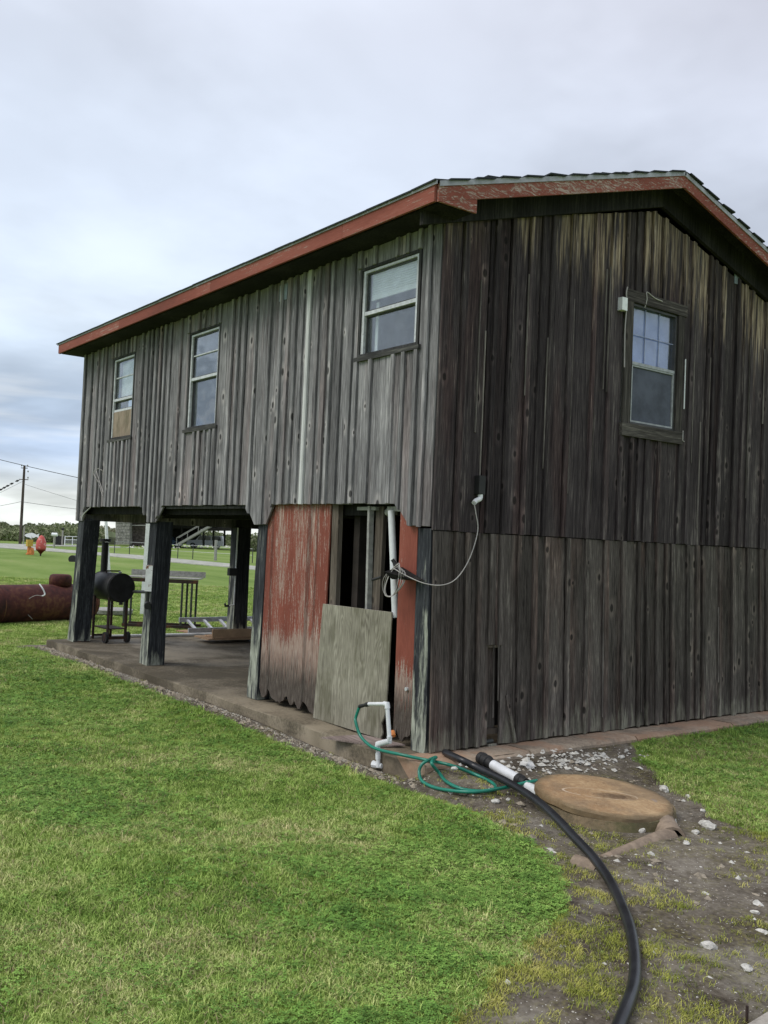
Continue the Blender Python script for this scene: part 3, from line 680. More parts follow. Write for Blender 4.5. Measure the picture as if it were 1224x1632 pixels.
# red sheet with rotted foot
def ragged(u0, u1, zt, seedv, deep, n=34):
    random.seed(seedv); bot = []
    for k in range(n+1):
        u = u0+(u1-u0)*k/n; s = abs(math.sin(k*.47+seedv+.8*math.sin(k*.31)))**.5
        bot.append((u+random.uniform(-.008, .008), .03+deep*(1-s)*random.uniform(.5, 1.1)+random.uniform(0, .02)))
    bot[0] = (u0, bot[0][1]); bot[-1] = (u1, bot[-1][1]+.06)
    return bot+[(u1, zt), (u0, zt)]
def panel_tris(poly_b, u0, u1, zt, mt, y, th, name, label, lean=0.0):
    # vertical quads between ragged bottom and the top edge
    n = len(poly_b); mb = MB(); vs = []
    for (u, z) in poly_b:
        for yy in (y, y+th):
            for zz in (z, zt): vs.append((u+lean*(1-zz/zt), yy-.0, zz))
    fs = []
    for i in range(n-1):
        a = 4*i; b = 4*i+4
        fs += [(a, b, b+1, a+1), (a+2, a+3, b+3, b+2), (a, a+2, b+2, b)]
    fs += [(0, 1, 3, 2), (4*n-4, 4*n-2, 4*n-1, 4*n-3)]
    mb.add(vs, fs); return mb.build(name, mt, barn, label=label)
rb = ragged(-2.70, -1.56, 1.99, 3, .17)[:-2]
panel_tris(rb, -2.70, -1.56, 2.0, 'red', .012, .016, 'wall_panel', 'peeling red wall panel with rotted ragged foot', lean=-.02)
rb = ragged(-.505, -.27, 1.99, 5, .16, 10)[:-2]
panel_tris(rb, -.505, -.27, 1.95, 'red2', .010, .018, 'wall_panel', 'narrow red strip beside corner post, rotten at its foot', lean=.03)
random.seed(11)
MB().tube([(-.31, -.012, .47), (-.31, .012, .47)], .016, 8).build('latch', 'alu', barn)
# plywood sheet with torn corner
poly = [(-1.645, .008), (-.60, .012), (-.575, .06), (-.60, .14), (-.565, .2), (-.545, .3), (-.535, .6), (-.523, 1.078), (-1.567, 1.069)]
board('plywood_sheet', 'ply', poly, .012, .014, P_side, label='unpainted plywood sheet closing lower half of doorway')
# studs inside doorway
MB().beam((-1.47, .05, 0), (-1.50, .05, 2.0), .10, .05, up=(0, 1, 0)).build('stud', 'stud', barn)
MB().beam((-1.34, .22, 0), (-1.36, .22, 2.0), .09, .09, up=(0, 1, 0)).build('stud', 'shed', barn)
MB().beam((-.955, .05, 1.0), (-.985, .05, 1.97), .03, .05, up=(0, 1, 0)).build('stud', 'greyplank', barn)
MB().beam((-.90, .10, 0), (-.89, .10, 1.97), .11, .04, up=(0, 1, 0)).build('stud', 'stud', barn)
MB().tube([(-.66, .03, 1.93), (-.545, .035, 1.03)], .030, 12).build('vent_pipe', 'pvc', barn, smooth=True)
MB().box((-1.18, .04, 1.935), (-.9, .08, 1.965)).build('header', 'greyplank', barn)
MB().box((-.72, .03, 1.925), (-.53, .08, 1.965)).build('header', 'greyplank', barn)
MB().tube([(-.80, .10, 1.92), (-.66, .08, 1.93)], .035, 10).build('pipe_elbow', 'greyplank', barn)

# soffit, fascia, roof
XG, XFF, YE = .25, -8.5, -.35
RS = .297; rtop = lambda y: 4.41+RS*((y-YE) if y < 2.68 else (2.68-YE)-(y-2.68)); YBE = 2.68*2-YE
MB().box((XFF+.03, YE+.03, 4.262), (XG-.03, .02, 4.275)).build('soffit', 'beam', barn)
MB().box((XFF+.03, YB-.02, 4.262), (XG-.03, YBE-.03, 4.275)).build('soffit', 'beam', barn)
for k in range(15):
    x = XFF+.28+k*.6
    MB().box((x-.02, YE+.035, 4.276), (x+.02, .0, 4.38)).build('rafter_tail', 'beam', barn)
for s in (0, 1):                               # roof decks: underside dark boards
    ys = (YE+.02, 2.68) if s == 0 else (2.68, YBE-.02)
    vs = [(x, y, rtop(y)-dz) for dz in (.035, .005) for x, y in ((XFF+.02, ys[0]), (XG-.02, ys[0]), (XG-.02, ys[1]), (XFF+.02, ys[1]))]
    MB().add(vs, [(3, 2, 1, 0), (4, 5, 6, 7), (0, 1, 5, 4), (1, 2, 6, 5), (2, 3, 7, 6), (3, 0, 4, 7)]).build('roof_deck', 'beam', barn)
    # rake boards both ends and frieze rafter against the gable wall
    for xx, nm, mt in ((XG-.012, 'rake_board', 'redy'), (XFF, 'rake_board', 'redy')):
        vs = [(x, y, rtop(y)-dz) for x in (xx, xx+.024) for y, dz in ((ys[0]-.02 if s == 0 else ys[0], .15), (ys[1] if s == 0 else ys[1]+.02, .15), (ys[1] if s == 0 else ys[1]+.02, .012), (ys[0]-.02 if s == 0 else ys[0], .012))]
        MB().add(vs, [(3, 2, 1, 0), (4, 5, 6, 7), (0, 1, 5, 4), (1, 2, 6, 5), (2, 3, 7, 6), (3, 0, 4, 7)]).build(nm, mt, barn)
    yy = (YE+.05, 2.68) if s == 0 else (2.68, YBE-.05)
    vs = [(x, y, rtop(y)-dz) for x in (GX+.045, GX+.085) for y, dz in ((yy[0], .15 if s == 0 else .30), (yy[1], .30 if s == 0 else .15), (yy[1], .036), (yy[0], .036))]
    vs = [(x, y, rtop(y)-dz) for x in (GX+.048, GX+.088) for y, dz in ((yy[0], .27), (yy[1], .27), (yy[1], .036), (yy[0], .036))]
    MB().add(vs, [(3, 2, 1, 0), (4, 5, 6, 7), (0, 1, 5, 4), (1, 2, 6, 5), (2, 3, 7, 6), (3, 0, 4, 7)]).build('frieze_rafter', 'beam', barn)
    # drip edge
    vs = [(x, y, rtop(y)+dz) for x in (XG+.013, XG+.022) for y, dz in ((ys[0]-.02, -.035), (ys[1]+(.02 if s else 0), -.035), (ys[1]+(.02 if s else 0), .006), (ys[0]-.02, .006))]
    MB().add(vs, [(3, 2, 1, 0), (4, 5, 6, 7), (0, 1, 5, 4), (1, 2, 6, 5), (2, 3, 7, 6), (3, 0, 4, 7)]).build('drip_edge', 'drip', barn)
# eave fascia in lengths
xs = [XFF+.025, -6.1, -3.5, -1.0, XG-.014]
for a_, b_ in zip(xs[:-1], xs[1:]):
    MB().box((a_+.0015, YE-.024, 4.262), (b_-.0015, YE, 4.402)).build('fascia_board', 'redx', barn)
MB().box((XFF, YBE, 4.26), (XG-.014, YBE+.024, 4.402)).build('fascia_board', 'redx', barn)
MB().box((XFF-.005, YE-.034, 4.385), (XG+.02, YE-.025, 4.413)).build('drip_edge', 'drip', barn)
# cornice return: triangular plate below the rake board
vs = [(XG-.010+k, y, z) for k in (0, .02) for y, z in ((YE, 4.262), (.04, 4.262), (.04, rtop(.04)-.152))]
MB().add(vs, [(2, 1, 0), (3, 4, 5), (0, 1, 4, 3), (1, 2, 5, 4), (2, 0, 3, 5)]).build('cornice_return', 'redy', barn)
# shingles
mb = MB()
for s in (0, 1):
    for c in range(24):
        v0 = c*.135-.03
        for k in range(30):
            if v0 > 2.95: continue
            x0 = XFF-.02+k*.298+(c % 2)*.149-.149; x1 = x0+.292
            x0 = max(x0, XFF-.02); x1 = min(x1, XG+.045)
            if x1-x0 < .03: continue
            L = .20; tilt = random.uniform(.0, .008); e = 1 if (x1 > XG or k == 0) else .35
            if x1 > XG and random.random() < .3: tilt += random.uniform(.004, .015)
            vs = []
            for q_, dz in ((0, .011), (L, .005)):
                yv = v0+q_
                if yv > 3.05: yv = 3.05
                y = YE-.02+yv if s == 0 else YBE+.02-yv
                for x in (x0, x1):
                    lift = tilt*(1 if q_ == 0 else 0)*(1.6 if x == x1 and x1 > XG else .6)
                    vs.append((x, y, rtop(y)+dz+lift+.004))
            vs += [(v[0], v[1], v[2]-.012) for v in vs]
            mb.add(vs, [(0, 1, 3, 2), (4, 6, 7, 5), (0, 4, 5, 1), (1, 5, 7, 3), (0, 2, 6, 4)])
mb.build('shingles', 'shingle', barn, kind='stuff')
mb = MB()
for k in range(29):
    x0 = XFF+k*.30; vs = [(x, 2.68+dy, rtop(2.68)+.026-abs(dy)*.29) for x in (x0, min(x0+.31, XG+.02)) for dy in (-.13, 0, .13)]
    mb.add(vs, [(0, 3, 4, 1), (1, 4, 5, 2)])
mb.build('ridge_cap', 'shingle', barn, kind='stuff')

# ------------------------------------------------------------------ windows
def bx(lo, hi, place):
    (u0, z0, w0), (u1, z1, w1) = lo, hi
    vs = [place(u, z, w) for w in (w0, w1) for z in (z0, z1) for u in (u0, u1)]
    return vs, [(0, 2, 3, 1), (4, 5, 7, 6), (0, 1, 5, 4), (2, 6, 7, 3), (0, 4, 6, 2), (1, 3, 7, 5)]
def frame_mb(u0, u1, z0, z1, t_, w0, w1, place, tt=None):
    mb = MB(); tt = tt or t_
    for lo, hi in (((u0, z0), (u0+t_, z1)), ((u1-t_, z0), (u1, z1)), ((u0+t_, z0), (u1-t_, z0+tt)), ((u0+t_, z1-tt), (u1-t_, z1))):
        mb.add(*bx((*lo, w0), (*hi, w1), place))
    return mb
def pane(u0, u1, z0, z1, w, place, parent, m='glass', th=.004, name='pane'):
    return MB().add(*bx((u0, z0, w), (u1, z1, w+th), place)).build(name, m, parent)
def window_side(h, zm, muntins, ply_z=None, blind=None, label=None):
    u0, u1, z0, z1 = h
    c = MB(); c.add(*bx((u0, z0, -.07), (u1, z1, -.068), P_side))
    wn = bpy.data.objects.new('window', None); COL.objects.link(wn); wn.parent = barn; wn.location = Vector(((u0+u1)/2, 0, z0))-wloc(barn)
    if label: wn['label'] = label
    frame_mb(u0, u1, z0+.035, z1, .03, -.06, .036, P_side, .025).build('casing', 'frame', wn)
    MB().add(*bx((u0-.03, z0-.005, -.05), (u1+.03, z0+.034, .055), P_side)).build('sill', 'frameh', wn)
    a, b_ = u0+.033, u1-.033; zl, zh = z0+.038, z1-.028
    frame_mb(a, b_, zl, zh, .035, -.03, .022, P_side, .022).build('frame', 'alu', wn)
    MB().add(*bx((a+.036, zm-.016, -.025), (b_-.036, zm+.016, .018), P_side)).build('meeting_rail', 'alu', wn)
    frame_mb(a+.036, b_-.036, zm+.017, zh-.023, .012, -.02, .004, P_side).build('sash_channel', 'bronze', wn)
    pane(a+.049, b_-.049, zm+.03, zh-.036, -.012, P_side, wn)
    for z in muntins: MB().add(*bx((a+.049, z-.007, -.007), (b_-.049, z+.007, .006), P_side)).build('muntin', 'alu', wn)
    lo = zl+.023
    if ply_z:
        MB().add(*bx((a+.02, z0+.055, -.004), (b_-.015, ply_z, .012), P_side)).build('plywood_patch', 'ply2', wn)
        MB().add(*bx((a+.037, ply_z+.001, -.02), (b_-.037, ply_z+.03, .010), P_side)).build('sash_rail', 'alu', wn)
        lo = ply_z+.031
    frame_mb(a+.036, b_-.036, lo, zm-.017, .010, -.035, -.005, P_side).build('sash_channel', 'bronze', wn)
    pane(a+.047, b_-.047, lo+.011, zm-.028, -.028, P_side, wn)
    if blind:
        for k in range(int((zh-blind)/.021)):
            z = zh-.03-k*.021
            MB().add(*bx((a+.055, z-.009, -.042), (b_-.03, z+.009, -.038), P_side)).build('blind_slat', 'blind', wn)
        MB().add(*bx((a+.055, blind-.02, -.050), (b_-.03, blind+.012, -.036), P_side)).build('blind_rail', 'blind', wn)
    return wn
wn1 = window_side(W1, 3.685, [], blind=3.83, label='window nearest the barn corner with white blind half drawn')
MB().add(*bx((-1.07, 3.30, -.085), (-1.03, 3.8, -.075), P_side)).build('blind_cord', 'blind', wn1)
window_side(W2, 3.485, [3.765], label='middle side window, clear glass over open room')
window_side(W3, 3.465, [3.775], ply_z=3.30, label='far side window with plywood patch over lower pane')
# curtain-like paper behind far window
pane(W3[0]+.1, W3[1]-.1, 3.5, 4.0, -.075, P_side, barn, 'blind', name='paper_sheet')
# gable window
wg = bpy.data.objects.new('window', None); COL.objects.link(wg); wg.parent = barn; wg.location = Vector((GX, 2.68, 2.76))-wloc(barn)
wg['label'] = 'gable window with blue curtain above and grey insect screen below'
def tb(name, lo, hi, m, p=wg, place=P_gup): return MB().add(*bx(lo, hi, place)).build(name, m, p)
tb('casing_head', (2.205, 4.045, .035), (3.16, 4.155, .062), 'trimh'); tb('casing_side', (2.225, 2.885, .035), (2.33, 4.043, .058), 'trim')
tb('casing_side', (3.035, 2.885, .035), (3.13, 4.043, .055), 'trim'); tb('sill', (2.20, 2.762, .035), (3.135, 2.882, .072), 'trimh')
frame_mb(2.335, 3.03, 2.887, 4.04, .022, -.03, .035, P_gup, .02).build('frame', 'bronze', wg)
tb('meeting_rail', (2.358, 3.455, -.01), (3.007, 3.483, .04), 'alu2')
pane(2.358, 3.007, 3.484, 4.018, -.005, P_gup, wg)
for u in (2.358+.649/3, 2.358+.649*2/3): tb('muntin', (u-.005, 3.485, .001), (u+.004, 4.017, .008), 'mullion')
tb('muntin', (2.359, 3.745, .009), (3.006, 3.754, .014), 'mullion')
tb('curtain', (2.34, 3.46, -.06), (3.02, 4.03, -.05), 'curtain')
frame_mb(2.359, 3.006, 2.908, 3.454, .015, .005, .034, P_gup).build('screen_frame', 'alu2', wg)
tb('screen', (2.378, 2.927, .018), (2.987, 3.435, .02), 'screen'); tb('muntin', (2.378, 3.17, .009), (2.987, 3.18, .016), 'bronze')
MB().tube([P_gup(2.50, 4.02, .05), P_gup(2.505, 4.1, .068), P_gup(2.50, 4.17, .068), P_gup(2.62, 4.135, .068), P_gup(2.74, 4.125, .068)], .005, 6, smooth=3).build('cord', 'wire', wg)
MB().tube([P_gup(2.208, 4.16, .07), P_gup(2.195, 4.10, .07), P_gup(2.215, 4.0, .065), P_gup(2.20, 3.75, .065), P_gup(2.21, 3.4, .065)], .006, 6, smooth=4).build('cord', 'wire', wg)
MB().tube([P_gup(3.135, 2.90, .07), P_gup(3.13, 2.80, .075), P_gup(3.15, 2.79, .08)], .005, 6).build('hook', 'wire', wg)
MB().tube([P_gup(3.15, 3.62, .062), P_gup(3.152, 3.12, .062)], .006, 6).build('pale_strip', 'white', wg)
# fixings on the walls
tag(MB().add(*bx((2.125, 3.93, .03), (2.20, 4.05, .085), P_gup)).build('junction_box', 'white', barn), 'small white box fixed left of gable window')
tb('metal_patch', (3.985, 4.56, .034), (4.085, 4.69, .040), 'patch', barn)
MB().add(*bx((-2.60, 4.06, .034), (-2.45, 4.22, .040), P_side)).build('metal_patch', 'patch', barn)
tb('conduit_box', (.405, 2.085, .03), (.475, 2.24, .09), 'rib', barn)
MB().tube([P_gup(.44, 2.085, .07), P_gup(.435, 2.05, .072), P_gup(.385, 2.03, .08), P_gup(.355, 2.01, .09)], .021, 12, smooth=3).build('conduit_elbow', 'pvc', barn)
MB().tube([P_side(-7.30, 2.50, .045), P_side(-7.45, 2.53, .05), P_side(-7.62, 2.47, .05), P_side(-7.40, 2.33, .05), P_side(-7.22, 2.14, .05)], .005, 5, smooth=5).build('hanging_twine', 'wire', barn)
MB().tube([P_side(-7.50, 2.50, .055), P_side(-7.36, 2.36, .058), P_side(-7.19, 2.19, .055)], .005, 5, smooth=5).build('hanging_twine', 'wire', barn)
# conduit and tap on the far middle post
mp = Vector((-8.13+.13, 2.52, 0))
MB().tube([mp+Vector((.0, 0, 1.80)), mp+Vector((.0, -.01, .55)), mp+Vector((0, -.12, .53))], .012, 8).build('conduit', 'white', barn)
MB().tube([mp+Vector((0, -.10, .53)), mp+Vector((0, -.16, .53)), mp+Vector((.0, -.17, .57))], .02, 8).build('tap', 'metal', barn)
MB().box(mp+Vector((-.03, -.14, 1.02)), mp+Vector((.05, -.005, 1.14))).build('switch_box', 'rib', barn)

# cable coiled on a wall bracket
cb = thing('cable_bracket', 'triangular wooden bracket holding coiled pale cable beside red strip', 'cable holder', (-.33, -.05, 1.25))
vs = [(-.47, -.02, 1.43), (-.11, -.02, 1.36), (-.30, -.02, 1.30), (-.47, -.30, 1.43), (-.14, -.10, 1.36), (-.30, -.20, 1.30)]
MB().add([(-.42, -.012, 1.46), (-.10, -.03, 1.365), (-.36, -.012, 1.355), (-.42, -.20, 1.42), (-.20, -.10, 1.37), (-.38, -.15, 1.36)], [(0, 1, 2), (5, 4, 3), (0, 3, 4, 1), (1, 4, 5, 2), (2, 5, 3, 0)]).build('bracket', 'beam', cb)
MB().tube([(-.37, -.10, 1.42), (-.41, -.11, 1.50), (-.42, -.12, 1.52)], .016, 8).build('peg', 'rib', cb)
MB().tube([(-.52, -.15, 1.37), (-.62, -.17, 1.34)], .012, 8).build('peg', 'rib', cb)
for k in range(5):
    cx, cz, rx, rz = -.42+k*.018, 1.33+k*.006, .15-.018*k, .115+.006*k; yo = -.10-k*.014
    pts = [(cx+rx*math.cos(a)+rz*.3*math.sin(a), yo+.012*math.sin(a*2+k), cz+rz*math.sin(a)+.02*math.cos(a)) for a in np.linspace(0, 2*math.pi, 22)]
    MB().tube(pts, .0032, 6).build('cable_coil', 'wire', cb, smooth='all')
MB().tube([(-.36, -.15, 1.45), (-.24, -.12, 1.40), (-.08, -.05, 1.345), (.03, .05, 1.34), (.05, .18, 1.40), (.045, .31, 1.56), (.04, .39, 1.78), (.03, .37, 1.93), (.02, .355, 2.01)], .0042, 6, smooth=8).build('cable', 'wire', cb, smooth='all')

# ------------------------------------------------------------------ foreground plumbing
def G3(x, y, z=-.13): return gnd(x, y, z)
sp = thing('standpipe', 'white plastic standpipe with black hose fitting at the barn corner', 'pipe', (-.35, -.30, -.14))
bp = Vector((-.33, -.30, 0))
def seat(x, y, Y): v = fwd*FPX+rgt*(x-612)-upv*(y-816); return CAM+v*((Y-CAM.y)/v.y)
p0 = seat(603, 1223, -.31); p1 = seat(602, 1186, -.31); p2 = seat(621, 1181, -.31); p3 = seat(617, 1122, -.31); p4 = seat(588, 1122, -.31); p5 = seat(573, 1126, -.31)
MB().tube([p0, p1], .017, 12).build('riser', 'pvc', sp, smooth=True)
MB().tube([p1-Vector((0, 0, .035)), p1, p2, p2+(p3-p2).normalized()*.035], .023, 12).build('offset_elbow', 'pvc', sp, smooth=True)
MB().tube([p2, p3], .017, 12).build('riser', 'pvc', sp, smooth=True)
MB().tube([p3-(p3-p2).normalized()*.035, p3, p3+(p4-p3).normalized()*.035], .022, 12).build('elbow', 'pvc', sp, smooth=True)
MB().tube([p3, p4], .016, 12).build('arm', 'pvc', sp, smooth=True)
MB().tube([p4, p4+(p5-p4)*.3, p4+(p5-p4)*.32, p5], [.019, .019, .014, .016], 10).build('hose_fitting', 'rib', sp, smooth=True)
MB().tube([p0+Vector((-.07, .0, .012)), p0+Vector((.02, .02, .012))], [.03, .02], 8).build('footing', 'pvc', sp, smooth=True)
MB().tube([p0+(p1-p0)*.35, p0+(p1-p0)*.6], .021, 12).build('coupling', 'pvc', sp, smooth=True)
MB().tube([p2+Vector((-.02, .05, .03)), p2+Vector((-.05, .06, .06))], .02, 8).build('valve_knob', 'orange', sp)
e1 = G3(612, 1217, -.12); MB().tube([e1, e1+Vector((-.05, .03, .012))], [.022, .020], 10).build('pipe_offcut', 'pvc', label='short offcut of white pipe lying by the slab', cat='pipe')
bl = MB().add([(-.93, -.40, -.012), (-.40, -.20, .0), (-.30, .0, .012), (-.78, -.09, .012)]+[(-.93, -.40, -.0), (-.40, -.20, .012), (-.30, .0, .024), (-.78, -.09, .024)], [(3, 2, 1, 0), (4, 5, 6, 7), (0, 1, 5, 4), (1, 2, 6, 5), (2, 3, 7, 6), (3, 0, 4, 7)])
bl.build('loose_board', 'oldboard', label='thin worn tan board lying flat over the slab edge', cat='board')

def surf(x, y, up):                      # hose point resting on ground or slab
    p = gnd(x, y, .012+up)
    if p.x < .31 and p.y > -.28 and p.x > -8.5: return p
    z = -.1
    for _ in range(8): p = gnd(x, y, z+up); z = .5*z+.5*float(gz(p.x, p.y))
    p = gnd(x, y, z+up)
    return gnd(x, y, .016+up) if (p.x < .345 and p.y > -.29 and p.x > -8.5) else p
hp = [p5, p5+Vector((-.03, -.01, -.09)), seat(567, 1151, -.33), seat(574, 1172, -.33), seat(588, 1187, -.34), seat(605, 1195, -.34), seat(640, 1203, -.32)]
hp += [surf(678, 1211, .018), surf(716, 1219, .018), surf(752, 1232, .016), surf(782, 1246, .016), surf(790, 1256, .018), surf(775, 1261, .02), surf(738, 1258, .03), surf(712, 1246, .02), surf(700, 1232, .02), surf(688, 1216, .045)]
hp += [surf(695, 1207, .04), surf(682, 1212, .035), seat(672, 1219, -.315), seat(668, 1231, -.34), seat(674, 1246, -.37), seat(700, 1257, -.37), surf(750, 1262, .045), surf(800, 1256, .045), surf(835, 1248, .06), surf(856, 1244, .11)]
MB().tube(hp, .0125, 10, smooth=8).build('garden_hose', 'green', smooth='all', label='green garden hose looped on the ground from standpipe to round lid', cat='hose')
bpts = [(709, 1199), (735, 1211), (760, 1223), (810, 1247), (850, 1272), (883, 1300), (916, 1335), (945, 1366), (970, 1401), (990, 1441), (1005, 1482), (1012, 1530), (1010, 1570), (998, 1606), (984, 1640), (960, 1690), (930, 1760)]
ups = {2: .05, 3: .085, 4: .12, 5: .12, 6: .085, 7: .045}
pp = [surf(x, y, ups.get(i, .028)) for i, (x, y) in enumerate(bpts)]
MB().tube(pp, .027, 14, smooth=8).build('black_pipe', 'black', smooth='all', label='long thick black water pipe curving from barn wall across the dirt', cat='pipe')
wp = thing('drain_pipe', 'short white drain pipe with black rubber couplings beside the round lid', 'pipe', surf(800, 1230, 0))
a1 = surf(768, 1208, .05); a2 = surf(784, 1218, .05); a3 = surf(824, 1241, .05); a4 = surf(843, 1243, .04); a5 = surf(868, 1256, .04)
d = (a3-a2).normalized(); L0 = (a2-a1).length
MB().lathe(a2-d*.16, d, [(0, .03), (.01, .044), (.03, .044), (.035, .050), (.055, .050), (.06, .044), (.09, .044), (.095, .050), (.115, .050), (.12, .041), (.17, .041)], 18).build('coupling', 'rib', wp, smooth=True)
MB().lathe(a2, d, [(0, .037), ((a3-a2).length, .037)], 18).build('pipe', 'pvc', wp, smooth=True)
MB().lathe(a3, d, [(0, .03), (.01, .046), (.05, .046), (.055, .04), (.1, .04)], 18).build('coupling', 'rib', wp, smooth=True)
MB().lathe(a3+d*.1+Vector((0, 0, -.01)), d, [(0, .036), (.16, .036), (.17, .02)], 16).build('pipe', 'pvc', wp, smooth=True)

# round concrete lid on its ring
lc = Vector((1.40, .43, -.03))
lid = thing('septic_tank', 'round ochre stained concrete lid on a low mossy ring', 'septic tank', (lc.x, lc.y, -.2))
def disc(c, r, prof, mt, name, rag, tilt, seg=56):
    mb = MB(); rnd = [1+rag*random.uniform(-1, 1) for _ in range(seg)]
    rnd = [(rnd[i-1]+rnd[i]+rnd[(i+1) % seg])/3 for i in range(seg)]
    k = 0; vs = []
    for z, q in prof:
        for j in range(seg):
            a = 2*math.pi*j/seg; vs.append(Vector((math.cos(a)*r*q*rnd[j], math.sin(a)*r*q*rnd[j], z+(random.uniform(-.003, .003) if rag else 0))))
    fs = []
    for i in range(len(prof)-1):
        for j in range(seg): a = i*seg+j; b_ = i*seg+(j+1) % seg; fs.append((a, b_, b_+seg, a+seg))
    fs.append(tuple(reversed(range(seg)))); fs.append(tuple((len(prof)-1)*seg+j for j in range(seg)))
    me = bpy.data.meshes.new(name); me.from_pydata([tuple(v) for v in vs], [], fs); me.update(); me.materials.append(M[mt])
    me.polygons.foreach_set('use_smooth', [True]*len(me.polygons))
    bm = bmesh.new(); bm.from_mesh(me)
    for e in bm.edges:
        if len(e.link_faces) == 2 and e.calc_face_angle(0) > R(35): e.smooth = False
    bm.to_mesh(me); bm.free()
    ob = bpy.data.objects.new(name, me); COL.objects.link(ob); ob.parent = lid
    ob.location = Vector(c)-lid.location
    # x along the view's right, then tilt down to that side
    ob.rotation_euler = (Matrix.Rotation(tilt, 3, Vector((-.8, .6, 0))) @ Matrix.Rotation(R(2.2), 3, Vector((.6, .8, 0))) @ Matrix.Rotation(YAW, 3, 'Z')).to_euler()
    return ob
disc(lc, .475, [(-.055, .97), (-.045, 1.0), (-.012, 1.0), (-.003, .985), (.0, .96)], 'lid', 'lid', .028, R(4))
disc((lc.x, lc.y, -.22), .49, [(0, 1.05), (.05, 1.03), (.08, 1.0), (.15, .97), (.152, .9)], 'lidring', 'ring', .012, R(1.5))
# broken clay pipes
def halfpipe(name, a, b_, r1, r2, mt, label, arc=(0, math.pi), th=.018, seg=12):
    a = Vector(a); b_ = Vector(b_); dd = (b_-a).normalized(); s_ = dd.cross(Vector((0, 0, 1))).normalized(); u_ = s_.cross(dd); mb = MB(); vs = []; n = 6
    for i in range(n+1):
        c = a.lerp(b_, i/n); r_ = r1+(r2-r1)*i/n
        for j in range(seg+1):
            q_ = arc[0]+(arc[1]-arc[0])*j/seg
            for rr_ in (r_, r_-th):
                vs.append(c+(s_*math.cos(q_)+u_*math.sin(q_))*rr_*(1+random.uniform(-.03, .03)))
    w_ = 2*(seg+1); fs = []
    for i in range(n):
        for j in range(seg):
            k = i*w_+2*j
            fs += [(k, k+w_, k+w_+2, k+2), (k+1, k+3, k+w_+3, k+w_+1)]
        k = i*w_; fs += [(k, k+1, k+w_+1, k+w_), (k+w_-2, k+2*w_-2, k+2*w_-1, k+w_-1)]
    for i in (0, n):
        for j in range(seg):
            k = i*w_+2*j; fs.append((k, k+2, k+3, k+1) if i == 0 else (k, k+1, k+3, k+2))
    mb.add(vs, fs); return mb.build(name, mt, smooth=True, label=label, cat='clay pipe')
A1 = gnd(958, 1373, -.17); A2 = gnd(1066, 1338, -.175)
halfpipe('clay_pipe', A1, A2, .035, .075, 'clay', 'half buried tapering clay pipe lying in front of the lid')
halfpipe('clay_pipe', gnd(1072, 1339, -.17), gnd(1040, 1296, -.15), .085, .10, 'clay', 'broken clay pipe socket joining the lid ring')
halfpipe('clay_pipe', gnd(916, 1379, -.165), gnd(954, 1391, -.165), .062, .055, 'clay', 'open end of clay pipe poking out under black pipe')

# white rubble and stones
def rock(c, r, mt, name, label, cat='rock', sq=.55, seed=0, group=None):
    random.seed(seed+100); bm = bmesh.new(); bmesh.ops.create_icosphere(bm, subdivisions=2, radius=1)
    ax = [random.uniform(.7, 1.3), random.uniform(.55, 1.0), sq]; o3 = Vector((seed*3.1, seed*1.7, 0)); rz = Matrix.Rotation(random.uniform(0, 3.1), 3, 'Z')
    for v in bm.verts:
        n_ = noise.noise(v.co*1.7+o3)*.45+noise.noise(v.co*4+o3)*.22; p_ = v.co*(1+n_); v.co = rz @ Vector((p_.x*ax[0], p_.y*ax[1], p_.z*ax[2]))*r
    me = bpy.data.meshes.new(name); bm.to_mesh(me); bm.free(); me.materials.append(M[mt]); o_ = bpy.data.objects.new(name, me); COL.objects.link(o_)
    o_.location = Vector(c)+Vector((0, 0, r*sq*.45)); return tag(o_, label, cat, group)
rocks = [(1020, 1325, .065, 'large white stone chunk just in front of the lid'), (1128, 1319, .075, 'long flat white stone on dark dirt right of the lid'), (1109, 1328, .04, 'small white stone left of the long flat one'),
         (1071, 1309, .05, 'white stone leaning at the lid ring right side'), (1094, 1345, .03, 'flat white chip below the stones right of lid'), (1058, 1260, .06, 'pale stone touching the far right edge of lid'),
         (775, 1237, .045, 'brown stone inside the green hose loop'), (724, 1226, .035, 'white stone inside the green hose loop'), (790, 1279, .045, 'pale rock below the hose loop near black pipe'),
         (810, 1275, .025, 'small white chip right of pale rock below hose loop'), (738, 1265, .05, 'tan flat rock touching front of green hose loop'), (1096, 1270, .03, 'white chip right of lid near the grass'),
         (1120, 1293, .03, 'white chip alone on dark dirt by the grass edge'), (1130, 1510, .05, 'pale grey stone on bare ground at right'), (1110, 1442, .03, 'tan chip on bare ground between weeds'), (1203, 1455, .025, 'white chip at far right of bare ground'),
         (1190, 1545, .035, 'white chip near the concrete curb'), (990, 1208, .045, 'white stone at the right end of the shell pile')]
for i, (x, y, r_, lb) in enumerate(rocks):
    rock(surf(x, y, 0), r_*.8, 'stone' if ('brown' in lb or 'tan' in lb) else 'shell', 'stone', lb, 'stone', .5, i)
rock(surf(840, 1221, 0), .06, 'bag', 'plastic_bag', 'crumpled white plastic scrap lying beyond the drain pipe', 'plastic scrap', .5, 51)
rock(gnd(68, 983, -.15), .09, 'bag', 'rag', 'crumpled pale rag on grass against the rusty tank', 'rag', .8, 52)
